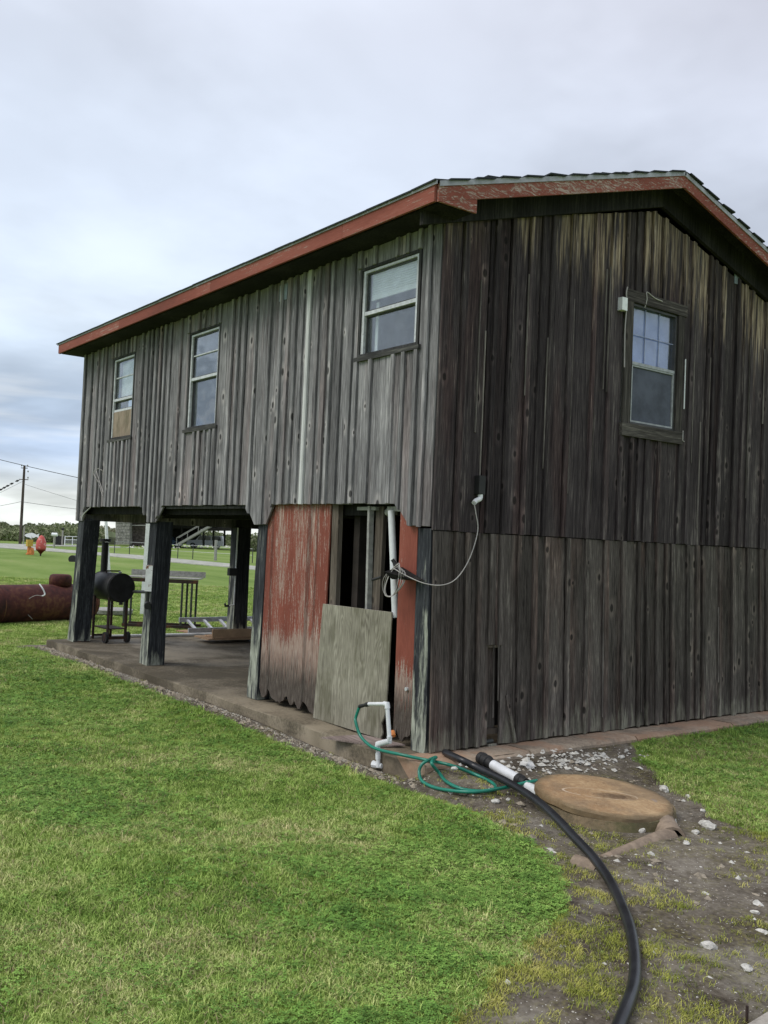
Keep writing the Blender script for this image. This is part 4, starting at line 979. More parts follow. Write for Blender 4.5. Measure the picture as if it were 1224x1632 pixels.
# small rubble as stuff
def rubble(name, pts, sizes, mt):
    mb = MB()
    for (x, y, z), s_ in zip(pts, sizes):
        n_ = 6; rz = random.uniform(0, 6.28); a = [random.uniform(.6, 1.3) for _ in range(n_)]
        vs = [(x+math.cos(rz+k*6.283/n_)*s_*a[k], y+math.sin(rz+k*6.283/n_)*s_*a[k]*.7, z+random.uniform(-.2, .25)*s_) for k in range(n_)]
        vs += [(x+random.uniform(-.2, .2)*s_, y+random.uniform(-.2, .2)*s_, z+s_*random.uniform(.3, .8))]
        mb.add(vs, [(k, (k+1) % n_, n_) for k in range(n_)])
    return mb.build(name, mt, kind='stuff')
P = []; S = []
for _ in range(250):
    x, y = rng.normal(0, 1), rng.normal(0, 1); q_ = surf(905+x*62, 1213+y*9-(x*3), 0)
    if q_.x < .33: continue
    P.append((q_.x, q_.y, q_.z+.004)); S.append(abs(rng.normal(.011, .011))+.005)
rubble('shell_rubble', P, S, 'shell')
P = []; S = []
for _ in range(900):
    x = rng.uniform(.3, 4.4); y = rng.uniform(-3, 2.2)
    if dirtmask(x, y) < .6: continue
    P.append((x, y, float(gz(x, y)))); S.append(rng.exponential(.006)+.003)
rubble('dirt_pebbles', P, S, 'shell')
P = []; S = []
for _ in range(1700):
    x = rng.uniform(-8.7, .4); y = -.30-abs(rng.normal(0, .055))-.012; P.append((x, y, float(gz(x, y)))); S.append(min(rng.exponential(.005)+.003, .022))
rubble('gravel_strip', P, S, 'gravelm')
P = []; S = []
for _ in range(1500):
    x = rng.uniform(-8.7, 4); y = rng.uniform(-.6, 1.5) if x > .4 else -.32-abs(rng.normal(0, .08)); 
    if dirtmask(x, y) < .4: continue
    P.append((x, y, float(gz(x, y)))); S.append(rng.exponential(.010)+.004)
rubble('soil_crumbs', P, S, 'stone')
# curb piece lower right, with a stake
cv = gnd(1188, 1634, -.1); cw = gnd(1260, 1590, -.1)
MB().beam(cv+Vector((.35, .05, -.06)), cw+Vector((.6, .25, -.06)), .5, .1).build('concrete_curb', 'curb', kind='structure') if False else None
cq = [(cv.x, cv.y), (cv.x+(cw.x-cv.x)*3, cv.y+(cw.y-cv.y)*3), (cv.x+(cw.x-cv.x)*3+.9, cv.y+(cw.y-cv.y)*3-.7), (cv.x+.5, cv.y-.75)]
MB().add([(a, b_, z) for z in (-.10, -.2) for a, b_ in cq], [(0, 3, 2, 1), (0, 1, 5, 4), (1, 2, 6, 5), (2, 3, 7, 6), (3, 0, 4, 7)]).build('concrete_pad', 'curb', kind='structure')
s0 = gnd(1190, 1632, -.15); MB().tube([s0, s0+Vector((0, 0, .07))], .006, 6).build('stake', 'rustdark', label='short dark rod sticking up beside the concrete pad', cat='stake')

# ------------------------------------------------------------------ under the barn
gr = thing('barrel_smoker', 'black barrel smoker on wheeled stand under the barn', 'smoker', (-7.9, .55, 0))
ca = at(194, 937, 14.05); cbk = at(165, 929, 14.55); ax = (ca-cbk); ax.z = 0; ax.normalize(); zc = ca.z; cbk = ca-ax*.72
MB().lathe(cbk, ax, [(-.012, .12), (0, .205), (.01, .212), (.70, .212), (.712, .205), (.72, .12)], 32).build('barrel', 'grill', gr, smooth=True)
MB().lathe(ca+ax*.001, ax, [(0, .207), (.008, .207)], 32).build('end_cap', 'grill', gr, smooth=True)
for k in (0, 1): MB().lathe(ca-ax*(.02+.67*k), ax, [(-.008, .212), (-.006, .217), (.006, .217), (.008, .212)], 32).build('hoop', 'grill', gr, smooth=True)
sd2 = Vector((-ax.y, ax.x, 0)); legs = []
for sa, sb_ in ((.10, -.14), (.10, .14), (.62, -.14), (.62, .14)):
    q_ = cbk+ax*sa+sd2*sb_; MB().tube([(q_.x, q_.y, zc-.14), (q_.x, q_.y, 0.02)], .022, 8).build('leg', 'rustdark', gr); legs.append(q_)
MB().beam((*legs[0].xy, .07), (*legs[1].xy, .07), .03, .03).build('brace', 'rustdark', gr); MB().beam((*legs[2].xy, .07), (*legs[3].xy, .07), .03, .03).build('brace', 'rustdark', gr)
lo = [legs[0], legs[2], legs[3], legs[1]]
MB().add([(v.x, v.y, .20) for v in lo]+[(v.x, v.y, .215) for v in lo], [(0, 1, 2, 3), (7, 6, 5, 4), (0, 4, 5, 1), (1, 5, 6, 2), (2, 6, 7, 3), (3, 7, 4, 0)]).build('shelf', 'rustdark', gr)
for q_ in (legs[2]-sd2*.03, legs[3]+sd2*.03):
    wh = MB().lathe(Vector((q_.x, q_.y, .085))-sd2*.02, sd2, [(0, .05), (.0, .082), (.04, .082), (.04, .05)], 20).build('wheel', 'tyre', gr, smooth=True)
    MB().lathe(Vector((q_.x, q_.y, .085))-sd2*.024, sd2, [(0, .05), (.048, .05)], 16).build('rim', 'rustdark', wh, smooth=True)
MB().tube([(*(legs[2]-sd2*.05).xy, .085), (*(legs[3]+sd2*.05).xy, .085)], .012, 8).build('axle', 'rustdark', gr)
ch = cbk+ax*.06
MB().tube([(ch.x, ch.y, zc+.19), (ch.x, ch.y, zc+.66)], .052, 16).build('chimney', 'grill', gr, smooth=True)
MB().tube([(ch.x, ch.y, zc+.665), (ch.x, ch.y, zc+.71)], .085, 16).build('chimney_cap', 'grill', gr, smooth=True)
hh = ca-ax*.3; MB().tube([(*(hh-sd2*.12).xy, zc+.2), (*(hh-sd2*.12).xy, zc+.235), (*(hh+sd2*.1).xy, zc+.235), (*(hh+sd2*.1).xy, zc+.2)], .012, 8).build('handle', 'rustdark', gr)
MB().lathe(ca-ax*.08+Vector((0, 0, .21)), (0, 0, 1), [(0, .012), (.02, .03), (.025, .03)], 12).build('gauge', 'alu', gr, smooth=True)
MB().tube([at(213, 943, 14.1), at(238, 943.5, 12.0)], .022, 10).build('side_arm', 'grill', gr)
MB().tube([ca+Vector((0, 0, -.21)), ca+Vector((0, 0, -.25))], .03, 8).build('drain_cap', 'grill', gr)
# rusted white tube hung by the second post
hd = thing('rusty_tube', 'white painted square tube with rusted ends hanging by second post', 'metal tube', at(236, 970, 11.9))
MB().beam(at(239.5, 901, 11.93), at(237, 942, 11.93), .085, .085, up=rgt).build('tube', 'whiterust', hd)
MB().tube([at(236.5, 940, 11.95), at(236, 962, 11.95)], .03, 12).build('stub', 'black', hd)
MB().tube([at(236, 962, 11.98), at(235, 966, 11.8)], .042, 16).build('collar', 'grill', hd, smooth=True)
# ladder and boards on the slab
ld = thing('ladder', 'aluminium ladder lying on boards under the barn', 'ladder', (-7.6, 2.3, .1))
La = Vector((-7.95, 1.60, .16)); ldir = Vector((.78, .62, 0)).normalized(); ls = Vector((-ldir.y, ldir.x, 0))
La = gnd(300, 1005, .12); Lb = gnd(408, 997, .18); ldir = (Lb-La); Ln = 2.6; ldir.z = 0; ldir.normalize(); ls = Vector((-ldir.y, ldir.x, .38))
for k in (0, 1): MB().beam(La+ls*(.36*k), La+ls*(.36*k)+ldir*Ln+Vector((0, 0, .02)), .03, .075).build('rail', 'silver', ld)
for k in range(9):
    q_ = La+ldir*(.14+.29*k)+Vector((0, 0, .003)); MB().beam(q_, q_+ls*.36, .045, .03).build('rung', 'silver', ld)
bd = thing('board_stack', 'loose stack of brown shelf boards under the ladder', 'boards', (-7.6, 1.9, .0))
def brd(x, y, z, L, wd, ang, th, mt='lumber'):
    c, s_ = math.cos(ang), math.sin(ang); vs = [(x+c*a-s_*b, y+s_*a+c*b, z+dz) for dz in (0, th) for a, b in ((0, 0), (L, 0), (L, wd), (0, wd))]
    return MB().add(vs, [(3, 2, 1, 0), (4, 5, 6, 7), (0, 1, 5, 4), (1, 2, 6, 5), (2, 3, 7, 6), (3, 0, 4, 7)]).build('board', mt, bd)
B0 = gnd(299, 1011, 0.0); B1 = gnd(334, 1027, 0.0); B2 = gnd(420, 1030, 0.0); B3 = gnd(330, 1012, .06)
an = math.atan2(ldir.y, ldir.x)
brd(B0.x+.0, B0.y, .005, 1.9, .45, an-.15, .02); brd(B0.x+.25, B0.y-.05, .03, 1.7, .5, an+.1, .02); brd(B1.x-.05, B1.y, .055, 1.6, .55, an-.05, .02, 'card')
q_ = gnd(329, 1018, .08); brd(q_.x, q_.y+.1, .08, 1.5, .03, an-.03, .14, 'card'); brd(q_.x+.03, q_.y+.15, .08, 1.5, .42, an-.03, .02)
# long white pipe at the far slab edge
MB().tube([(-8.50, .30, .03), (-8.46, 2.5, .03)], .026, 10).build('long_pipe', 'pvc', smooth=True, label='long white plastic pipe lying along far slab edge', cat='pipe')

# ------------------------------------------------------------------ yard behind
tb_ = thing('work_table', 'long steel framed outdoor table with grey plank back', 'table', (-11.1, 2.65, -.15))
T0 = at(198, 925, 18.0); T1 = at(316, 925, 18.0); T0.z = T1.z = .76; td = (T1-T0).normalized(); tn = Vector((-td.y, td.x, 0)); L = (T1-T0).length
MB().beam(T0+Vector((0, 0, .0)), T1, .04, .07).build('front_rail', 'rustdark', tb_)
MB().add([T0+tn*.5+Vector((0, 0, .04)), T1+tn*.5+Vector((0, 0, .04)), T1+Vector((0, 0, .04)), T0+Vector((0, 0, .04)), T0+tn*.5+Vector((0, 0, .06)), T1+tn*.5+Vector((0, 0, .06)), T1+Vector((0, 0, .06)), T0+Vector((0, 0, .06))], [(0, 1, 2, 3), (7, 6, 5, 4), (0, 4, 5, 1), (1, 5, 6, 2), (2, 6, 7, 3), (3, 7, 4, 0)]).build('tabletop', 'greyplank', tb_)
MB().beam(T0+tn*.5+Vector((0, 0, .12)), T1+tn*.5+td*.04+Vector((0, 0, .12)), .03, .11).build('back_plank', 'greyplank', tb_)
for f in (.02, .79, .92):
    for k in (0, 1):
        q_ = T0+td*(L*f)+tn*(.46*k); MB().tube([(q_.x, q_.y, .73), (q_.x, q_.y, -.14)], .022, 8).build('leg', 'metal', tb_)
MB().beam(Vector((*T0.xy, -.10)), Vector((*T1.xy, -.10)), .05, .05).build('base_rail', 'rustdark', tb_)
MB().beam(Vector((*(T0+tn*.46).xy, -.10)), Vector((*(T1+tn*.46).xy, -.10)), .05, .05).build('base_rail', 'rustdark', tb_)
w1 = thing('white_mast', 'leaning white post tapering upward behind the smoker chimney', 'post', at(177, 978, 21.6))
MB().tube([at(177, 978, 21.6), at(172.5, 900, 21.6), at(168, 815, 21.6)], [.06, .045, .033], 8).build('shaft', 'white', w1)
b0 = at(180, 980, 20.5); b0.z = 0
MB().lathe((b0.x, b0.y, -.13), (0, 0, 1), [(0, .25), (.02, .4), (.10, .42), (.12, .38)], 20).build('tray_foot', 'greyplank', w1, smooth=True)
w2 = thing('white_post', 'upright white square post on a dark block base behind the barn', 'post', at(226, 985, 20.9))
MB().beam(at(226, 985, 20.9), at(237, 822, 20.9), .08, .08, up=rgt).build('shaft', 'white', w2)
MB().box(at(226, 1000, 20.6)+Vector((-.25, -.25, -.02)), at(226, 985, 20.6)+Vector((.25, .25, .0))).build('base_block', 'metal', w2)

# tank
tk = thing('gas_tank', 'big rusty maroon gas tank lying on the grass', 'tank', (-13.9, .3, -.15))
e1 = at(139, 960, 19.3); tdir = Vector((-.30, .954, 0)); r_ = .365; e1.z = .20
c0 = e1-tdir*3.4
prof = [(-.20, .02), (-.18, .12), (-.12, .23), (-.05, .32), (0, .36), (.02, r_), (3.40, r_), (3.42, .36), (3.47, .32), (3.54, .23), (3.60, .12), (3.62, .02)]
MB().lathe(c0, tdir, prof, 36).build('shell', 'tank', tk, smooth='all')
for s_ in (.02, 1.35, 3.38): MB().lathe(c0+tdir*s_, tdir, [(-.012, r_), (-.008, r_+.006), (.008, r_+.006), (.012, r_)], 36).build('weld_seam', 'tank', tk, smooth=True)
dq = at(60, 934, 19.2); s_ = (dq-c0).dot(tdir); dc = c0+tdir*s_+Vector((0, 0, r_-.03))
MB().lathe(dc, (0, 0, 1), [(0, .215), (.15, .215), (.20, .20), (.225, .16), (.23, .05)], 28).build('dome_lid', 'tank', tk, smooth='all')
for s_ in (.6, 2.9):
    q_ = c0+tdir*s_; MB().beam((q_.x-.3, q_.y, -.15), (q_.x+.3, q_.y+.1, -.15), .10, .14).build('foot', 'rustdark', tk)
hq = [at(63, 931, 17.98), at(68, 938, 17.95), at(71.5, 947, 17.95), at(67, 950, 17.9), at(57, 949, 17.86), at(45, 955, 17.82), at(38, 963, 17.78), at(37, 972, 17.8), at(45, 980, 17.85), at(52, 987, 17.9)]
MB().tube(hq[:4], .014, 8, smooth=4).build('hose', 'pvc', tk, smooth='all'); MB().tube(hq[3:], .005, 6, smooth=5).build('wire', 'wire', tk, smooth='all')
rf = gnd(-20, 990, -.13); rg = gnd(13, 992, -.13); MB().tube([rf, rg], .02, 8).build('stick', 'oldboard', label='pale stick on grass before the rusty tank', cat='stick')

# far yard things
def U(x, y, d): return at(x, y, d)
def zup(p, z): return Vector((p.x, p.y, z))
bu = gnd(64.5, 886, -.15)
bo = thing('buoy', 'faded red float standing point down on the far lawn', 'buoy', bu)
MB().tube([bu, bu+Vector((0, 0, .25))], .05, 8).build('stake', 'rustdark', bo)
MB().lathe(bu+Vector((0, 0, .1)), (0, 0, 1), [(0, .03), (.22, .22), (.26, .30), (.5, .335), (.8, .31), (1.0, .24), (1.15, .16), (1.22, .07), (1.25, .03)], 20).build('body', 'buoy', bo, smooth='all')
yb = gnd(46, 884, -.15); yo = thing('marker_post', 'short yellow and orange marker post left of the red float', 'marker', yb)
MB().box(yb+Vector((-.18, -.18, .55)), yb+Vector((.18, .18, 1.0))).build('head', 'yellow', yo)
MB().lathe(yb+Vector((0, 0, 0)), (0, 0, 1), [(0, .2), (.1, .2), (.12, .12), (.6, .12)], 12).build('stem', 'orange', yo, smooth=True)
MB().lathe(yb+Vector((.1, .14, 0)), (0, 0, 1), [(0, .16), (.2, .17), (.45, .12), (.5, .03)], 12).build('float', 'orange', yo, smooth=True)
fb = gnd(50, 869.5, -.15); fo = thing('fish_sign', 'white fish shaped sign on a thin post beyond the road', 'sign', fb)
fr_ = Vector((rgt.x, rgt.y, 0)).normalized(); out = [(-.75, .02), (-.6, .16), (-.3, .24), (0, .30), (.25, .22), (.45, .10), (.75, .26), (.68, 0), (.75, -.22), (.45, -.08), (.2, -.2), (0, -.16), (-.05, -.3), (-.2, -.2), (-.55, -.14)]
fc = fb+Vector((0, 0, 1.0)); nrm = Vector((-fr_.y, fr_.x, 0)); vs = [fc+fr_*a+Vector((0, 0, b_))+nrm*k for k in (-.03, .03) for a, b_ in out]; n_ = len(out)
MB().add(vs, [tuple(range(n_)), tuple(reversed(range(n_, 2*n_)))]+[(i, n_+i, n_+(i+1) % n_, (i+1) % n_) for i in range(n_)]).build('fish_board', 'white', fo)
MB().tube([fb, fc], .04, 6).build('post', 'concpost', fo)
mbx = gnd(86, 873, -.15); mo = thing('mailbox', 'white mailbox on a pale post beside the road', 'mailbox', mbx)
MB().box(mbx+Vector((-.08, -.08, 0)), mbx+Vector((.08, .08, 1.1))).build('post', 'concpost', mo)
mc = mbx+Vector((0, 0, 1.1)); MB().tube([mc-fr_*.26+Vector((0, 0, .16)), mc+fr_*.26+Vector((0, 0, .16))], .17, 12).build('box', 'white', mo, smooth=True)
for k, xx in enumerate((91.6, 96.2)):
    q_ = gnd(xx, 869, -.15); bn = thing('wheelie_bin', 'black wheeled bin nearer the mailbox' if k == 0 else 'black wheeled bin nearer the gate', 'bin', q_, 'black bins beside the mailbox')
    vs = [q_+fr_*(a*s2)+nrm*(b_*s2)+Vector((0, 0, z)) for z, s2 in ((0, .26), (.95, .34)) for a, b_ in ((-1, -1), (1, -1), (1, 1), (-1, 1))]
    MB().add(vs, [(3, 2, 1, 0), (4, 5, 6, 7)]+[(i, (i+1) % 4, 4+(i+1) % 4, 4+i) for i in range(4)]).build('body', 'rib', bn)
    vs = [q_+fr_*(a*.36)+nrm*(b_*.36)+Vector((0, 0, z)) for z in (.955, 1.02) for a, b_ in ((-1, -1), (1, -1), (1, 1), (-1, 1))]
    MB().add(vs, [(3, 2, 1, 0), (4, 5, 6, 7)]+[(i, (i+1) % 4, 4+(i+1) % 4, 4+i) for i in range(4)]).build('lid', 'tyre', bn)
# gate and lamp post
g0 = gnd(100, 869.8, -.15); g1 = gnd(115, 870, -.15); g2 = gnd(133, 870, -.15)
lp = thing('lamp_post', 'pale post with small dark lantern beside the gate', 'lamp post', gnd(98.8, 869.4, -.15)); q_ = lp.location
MB().tube([q_, q_+Vector((0, 0, 1.65))], .09, 8).build('post', 'concpost', lp); MB().lathe(q_+Vector((0, 0, 1.66)), (0, 0, 1), [(0, .08), (.12, .16), (.25, .14), (.34, .04)], 8).build('lantern', 'rib', lp)
gt = thing('field_gate', 'white tube gate with wire mesh beside the lamp post', 'gate', g0)
for q_ in (g0+fr_*.2, g1, g2): MB().tube([q_, q_+Vector((0, 0, 1.05))], .05, 6).build('upright', 'white', gt)
for z in (1.03, .68): MB().tube([g0+fr_*.2+Vector((0, 0, z)), g1+Vector((0, 0, z)), g2+Vector((0, 0, z))], .035, 6).build('rail', 'white', gt)
mb = MB()
for k in range(34):
    q_ = (g0+fr_*.2).lerp(g2, k/33.); mb.tube([q_+Vector((0, 0, .05)), q_+Vector((0, 0, .66))], .008, 4)
mb.build('wire_mesh', 'alu', gt, kind='stuff')
cu = gnd(115, 894, -.1); cuo = MB().tube([cu+Vector((-1.2, .8, .08)), cu+Vector((0, 0, .1))], .22, 16).build('culvert_pipe', 'rib', smooth=True, label='black culvert pipe end in the far lawn left of the posts', cat='pipe')

# utility pole, wires, birds
pb = gnd(32, 867, -.15); pt = at(40.5, 742, 102.8); pt = Vector((pb.x, pb.y, pt.z))
po = thing('utility_pole', 'tall dark wooden utility pole standing beyond the road', 'utility pole', pb)
MB().tube([pb, pt], [.17, .12], 10).build('shaft', 'pole', po, smooth=True)
MB().tube([pb+fr_*.35, pb+fr_*.35+Vector((0, 0, 1.9))], .08, 8).build('guard_post', 'concpost', po)
for z, L_ in ((-.25, .35), (-1.5, .5)):
    MB().beam(pt+Vector((0, 0, z))-fr_*L_, pt+Vector((0, 0, z))+fr_*L_, .08, .08).build('cross_arm', 'pole', po)
for z, k in ((-.08, -.3), (-.08, .33), (-1.38, .45), (-.7, .42)):
    MB().lathe(pt+Vector((0, 0, z))+fr_*k, (0, 0, 1), [(0, .04), (.1, .09), (.2, .05)], 8).build('insulator', 'greyplank', po)
def wirel(a, b_, sag, label, r_=.014):
    pts = [a.lerp(b_, k/14)-Vector((0, 0, sag*4*(k/14)*(1-k/14))) for k in range(15)]
    return MB().tube(pts, r_, 5).build('power_line', 'stuffwire', label=label, cat='wire')
wirel(at(-160, 690, 60), at(330, 800, 60), .3, 'highest overhead line sloping down past the pole top', .02)
wirel(pt+Vector((0, 0, -6.4+3.0))*1.0 if False else at(36, 799, 102.8), at(-200, 823, 85), .4, 'overhead line running left from low on the pole', .018)
wirel(at(37, 800, 102.8), at(330, 822, 140), .5, 'overhead line running right from low on the pole', .022)
wirel(at(40, 772, 102.8), at(330, 850, 150), .4, 'thin line sloping right from upper pole', .016)
wl = wirel(at(38, 766, 102.8), at(-90, 822, 90), .2, 'line carrying perched birds left of the pole', .014)
for (x, y), bl_ in zip(((27, 767.5), (18, 772), (11.5, 775.5), (6, 778.5), (.5, 781.5)), ('nearest the pole', 'second from the pole', 'third from the pole', 'fourth from the pole', 'farthest from the pole')):
    c = at(x, y, 102.0)
    MB().lathe(c-fr_*.2, fr_+Vector((0, 0, .35)), [(0, .02), (.08, .05), (.2, .11), (.32, .10), (.38, .06), (.44, .055), (.48, .02)], 8).build('bird', 'rib', smooth='all', label='small dark bird perched on the line, '+bl_, cat='bird', group='birds perched on the power line')

# chain link fence
FP = [(182, 885.5), (206, 886), (245, 889), (283, 892.5), (307, 893.5), (343, 896), (372, 898), (402, 900)]
FP = [(x, y-2.5) for x, y in FP]
fpts = [gnd(x, y, -.15) for x, y in FP]
cf = thing('chain_fence', 'low wire fence with thin posts across the road', 'fence', fpts[0])
for i, q_ in enumerate(fpts): MB().tube([q_, q_+Vector((0, 0, 1.05 if i != 5 else 1.5))], .035 if i != 5 else .11, 6).build('fence_post', 'metal' if i != 5 else 'greyplank', cf)
for z in (1.0, .55): MB().tube([q_+Vector((0, 0, z)) for q_ in fpts], .012, 4).build('wire', 'alu', cf)

# house across the road
HD = 122.0
def H(x, y, d=HD): return at(x, y, d)
hz = -.15
ho = thing('raised_house', 'raised grey house on pilings across the road, partly hidden', 'house', gnd(260, 868, hz))
def hbox(name, x0, x1, yt, yb, d0, d1, mt, parent=ho, lab=None):
    vs = []
    for d in (d0, d1):
        for x, y in ((x0, yb), (x1, yb), (x1, yt), (x0, yt)):
            ps = at(x, y, d0)+fwd*(d-d0); vs.append(Vector((ps.x, ps.y, ps.z if d == d0 else vs[len(vs)-4].z)))
    return MB().add(vs, [(3, 2, 1, 0), (4, 5, 6, 7), (0, 1, 5, 4), (1, 2, 6, 5), (2, 3, 7, 6), (3, 0, 4, 7)]).build(name, mt, parent, label=lab)
# enclosure with cladding courses
for r_i in range(8):
    yt = 829+r_i*4.9; k = r_i % 2
    xs_ = [184]+[184+4.6*j+(2.3 if k else 0) for j in range(1, 5)]+[206.5]
    for a_, b_ in zip(xs_[:-1], xs_[1:]): hbox('cladding_sheet', a_+.12, b_-.12, yt+.15, yt+4.7, HD+random.uniform(-.04, .04), HD+1, 'block')
    xs_ = [207]+[207+6.5*j+(3 if k else 0) for j in range(1, 7)]+[249]
    for a_, b_ in zip(xs_[:-1], xs_[1:]): hbox('cladding_sheet', a_+.15, b_-.15, yt+.8, yt+5.3, HD+2+random.uniform(-.04, .04), HD+3, 'darkclad')
hbox('wall', 184.3, 206.3, 829, 868, HD+.6, HD+5, 'block'); hbox('wall', 207, 250, 829, 869.5, HD+2.6, HD+6, 'darkclad')
hbox('beam', 207, 250, 836.5, 838, HD+1, HD+1.3, 'greyplank')
hbox('floor_frame', 240, 348, 820, 842, HD+4, HD+14, 'beam'); hbox('back_wall', 240, 318, 840, 866, HD+13, HD+14, 'beam')
hbox('upper_wall', 184, 348, 770, 829, HD+1, HD+14, 'block'); hbox('deck', 322, 371, 841, 845, HD+1, HD+8, 'beam')
hbox('deck_rail', 318, 368, 833, 834, HD+1, HD+1.2, 'greyplank')
v_ = [at(180, 770, HD), at(352, 770, HD), at(352, 770, HD)+fwd*16, at(180, 770, HD)+fwd*16, at(200, 735, HD)+fwd*8, at(332, 735, HD)+fwd*8]
MB().add(v_, [(0, 1, 5, 4), (1, 2, 5), (2, 3, 4, 5), (3, 0, 4), (3, 2, 1, 0)]).build('roof', 'shingle', ho)
for x in (289.5, 324, 340, 357.5): hbox('piling', x-1.2, x+1.2, 840, 870, HD+3, HD+3.4, 'beam')
# stairs
S0 = at(281, 869, HD-1); S1 = at(334, 838.5, HD-1); sw = Vector((fwd.x, fwd.y, 0)).normalized()*1.1
for k in (0, 1): MB().beam(S0+sw*k, S1+sw*k, .06, .28).build('stringer', 'greyplank', ho)
for k in range(14):
    q_ = S0.lerp(S1, (k+.5)/14)+Vector((0, 0, .06)); MB().beam(q_, q_+sw, .30, .04).build('step', 'greyplank', ho)
for k in (0, 1): MB().beam(S0+sw*k+Vector((0, 0, .95)), S1+sw*k+Vector((0, 0, .95)), .06, .08).build('handrail', 'greyplank', ho)
for f in (0, .33, .66): MB().beam(S0.lerp(S1, f), S0.lerp(S1, f)+Vector((0, 0, .95)), .06, .06, up=(1, 0, 0)).build('baluster', 'greyplank', ho)
# vehicles
def vehicle(name, label, cat, x0, x1, ybot, d, h, mt, prof, glass, wheels):
    p0 = at(x0, ybot, d); p1 = at(x1, ybot, d); p0.z = p1.z = hz; ux = (p1-p0); L_ = ux.length; ux.normalize(); uy = Vector((-ux.y, ux.x, 0))
    v = thing(name, label, cat, p0+ux*(L_/2))
    def ext(poly, w0, w1, inset=0):
        n = len(poly); vs = [p0+ux*(a*L_)+uy*wv+Vector((0, 0, b_*h)) for wv in (w0, w1) for a, b_ in poly]
        return vs, [tuple(range(n)), tuple(reversed(range(n, 2*n)))]+[(i, n+i, n+(i+1) % n, (i+1) % n) for i in range(n)]
    MB().add(*ext(prof, 0, 1.85)).build('body', mt, v)
    for gp_ in glass: MB().add(*ext(gp_, -.015, 1.865)).build('side_window', 'carglass', v)
    for a in wheels:
        for wv in (-.02, 1.67):
            c = p0+ux*(a*L_)+uy*wv+Vector((0, 0, .36)); wh = MB().lathe(c, uy, [(0, .24), (0, .36), (.2, .36), (.2, .24)], 16).build('wheel', 'tyre', v)
            MB().lathe(c-uy*.01, uy, [(0, .2), (.22, .2)], 12).build('rim', 'alu', wh)
    MB().add(*ext([(-.01, .2), (.02, .2), (.02, .33), (-.01, .33)], .05, 1.8)).build('bumper', 'alu', v); MB().add(*ext([(.98, .2), (1.01, .2), (1.01, .33), (.98, .33)], .05, 1.8)).build('bumper', 'alu', v)
vehicle('parked_suv', 'silver full size utility wagon parked behind the stairs', 'car', 297, 355, 873, 133, 1.85, 'car_silver',
        [(0, .22), (0, .5), (.03, .56), (.24, .60), (.34, .92), (.38, .98), (.93, .99), (.97, .93), (1, .58), (1, .22)],
        [[(.30, .62), (.36, .92), (.47, .93), (.47, .62)], [(.49, .62), (.49, .93), (.66, .93), (.66, .62)], [(.69, .62), (.69, .93), (.91, .93), (.95, .62)]], (.17, .8))
vehicle('parked_car', 'blue car front showing left of the stairs', 'car', 262, 286, 871, 130, 1.5, 'car_blue',
        [(0, .22), (0, .95), (.3, .97), (.55, .62), (.95, .52), (1, .4), (1, .22)], [[(.05, .66), (.05, .92), (.28, .92), (.48, .64)]], (.8, .15))
# clutter in front of the house
P = []; S = []
for _ in range(160):
    q_ = gnd(rng.uniform(200, 395), rng.uniform(869, 873.5), -.12); P.append(tuple(q_)); S.append(rng.uniform(.08, .32))
rubble('yard_clutter', P, S, 'shell')
# scrub and the far tree belt
def leafcloud(name, samples, size, mt, kind='stuff'):
    n = len(samples); c = np.array(samples); d1 = rng.normal(size=(n, 3)); d1 /= np.linalg.norm(d1, axis=1)[:, None]; d2 = np.cross(d1, rng.normal(size=(n, 3))); d2 /= np.linalg.norm(d2, axis=1)[:, None]
    s_ = (size*rng.uniform(.5, 1.4, n))[:, None]
    v = np.stack([c-d1*s_, c+d2*s_*.6, c+d1*s_, c-d2*s_*.6], 1).reshape(-1, 3); f = np.arange(4*n).reshape(-1, 4)
    me = bpy.data.meshes.new(name); me.from_pydata(v.tolist(), [], f.tolist()); me.update(); me.materials.append(M[mt]); o = bpy.data.objects.new(name, me); COL.objects.link(o); return tag(o, kind=kind)
smp = []
for _ in range(52000):
    u = rng.uniform(-420, 760); layer = rng.integers(0, 3); yb = float(np.interp(u, [-420, 0, 130, 260, 390, 760], [846, 864.5, 869, 870, 872, 880])) ; dd = (124, 150, 180)[layer]+rng.uniform(-4, 4)
    if 172 < u < 385 and layer < 2: continue
    g_ = gnd(u, yb, -.15); b0_ = at(u, 850, dd); hgt = (1.7, 2.4, 3.2)[layer]*(.84+.10*math.sin(u*.035+layer*2)+.06*math.sin(u*.11+layer)+.05*math.sin(u*.31))
    smp.append((b0_.x, b0_.y, -.2+hgt*rng.uniform(0, 1)**.8))
leafcloud('scrub_belt', smp, .26, 'bush')
mb = MB()
for layer, dd in enumerate((129, 156, 186)):
    pr = None; vs = []
    for u in range(-460, 800, 6):
        q_ = at(u, 850, dd); hgt = (1.5, 2.1, 2.9)[layer]*(.80+.10*math.sin(u*.035+layer*2)+.06*math.sin(u*.11+layer))*(.02 if 172 < u < 385 and layer < 2 else 1); vs += [(q_.x, q_.y, -.3), (q_.x, q_.y, hgt-.2), (q_.x+fwd.x*6, q_.y+fwd.y*6, hgt*.8-.2), (q_.x+fwd.x*6, q_.y+fwd.y*6, -.3)]
    n_ = len(vs)//4; mb.add(vs, [(4*i+a, 4*i+4+a, 4*i+5+a, 4*i+1+a) for i in range(n_-1) for a in (0, 1, 2)])
mb.build('scrub_mass', 'bush', kind='stuff')

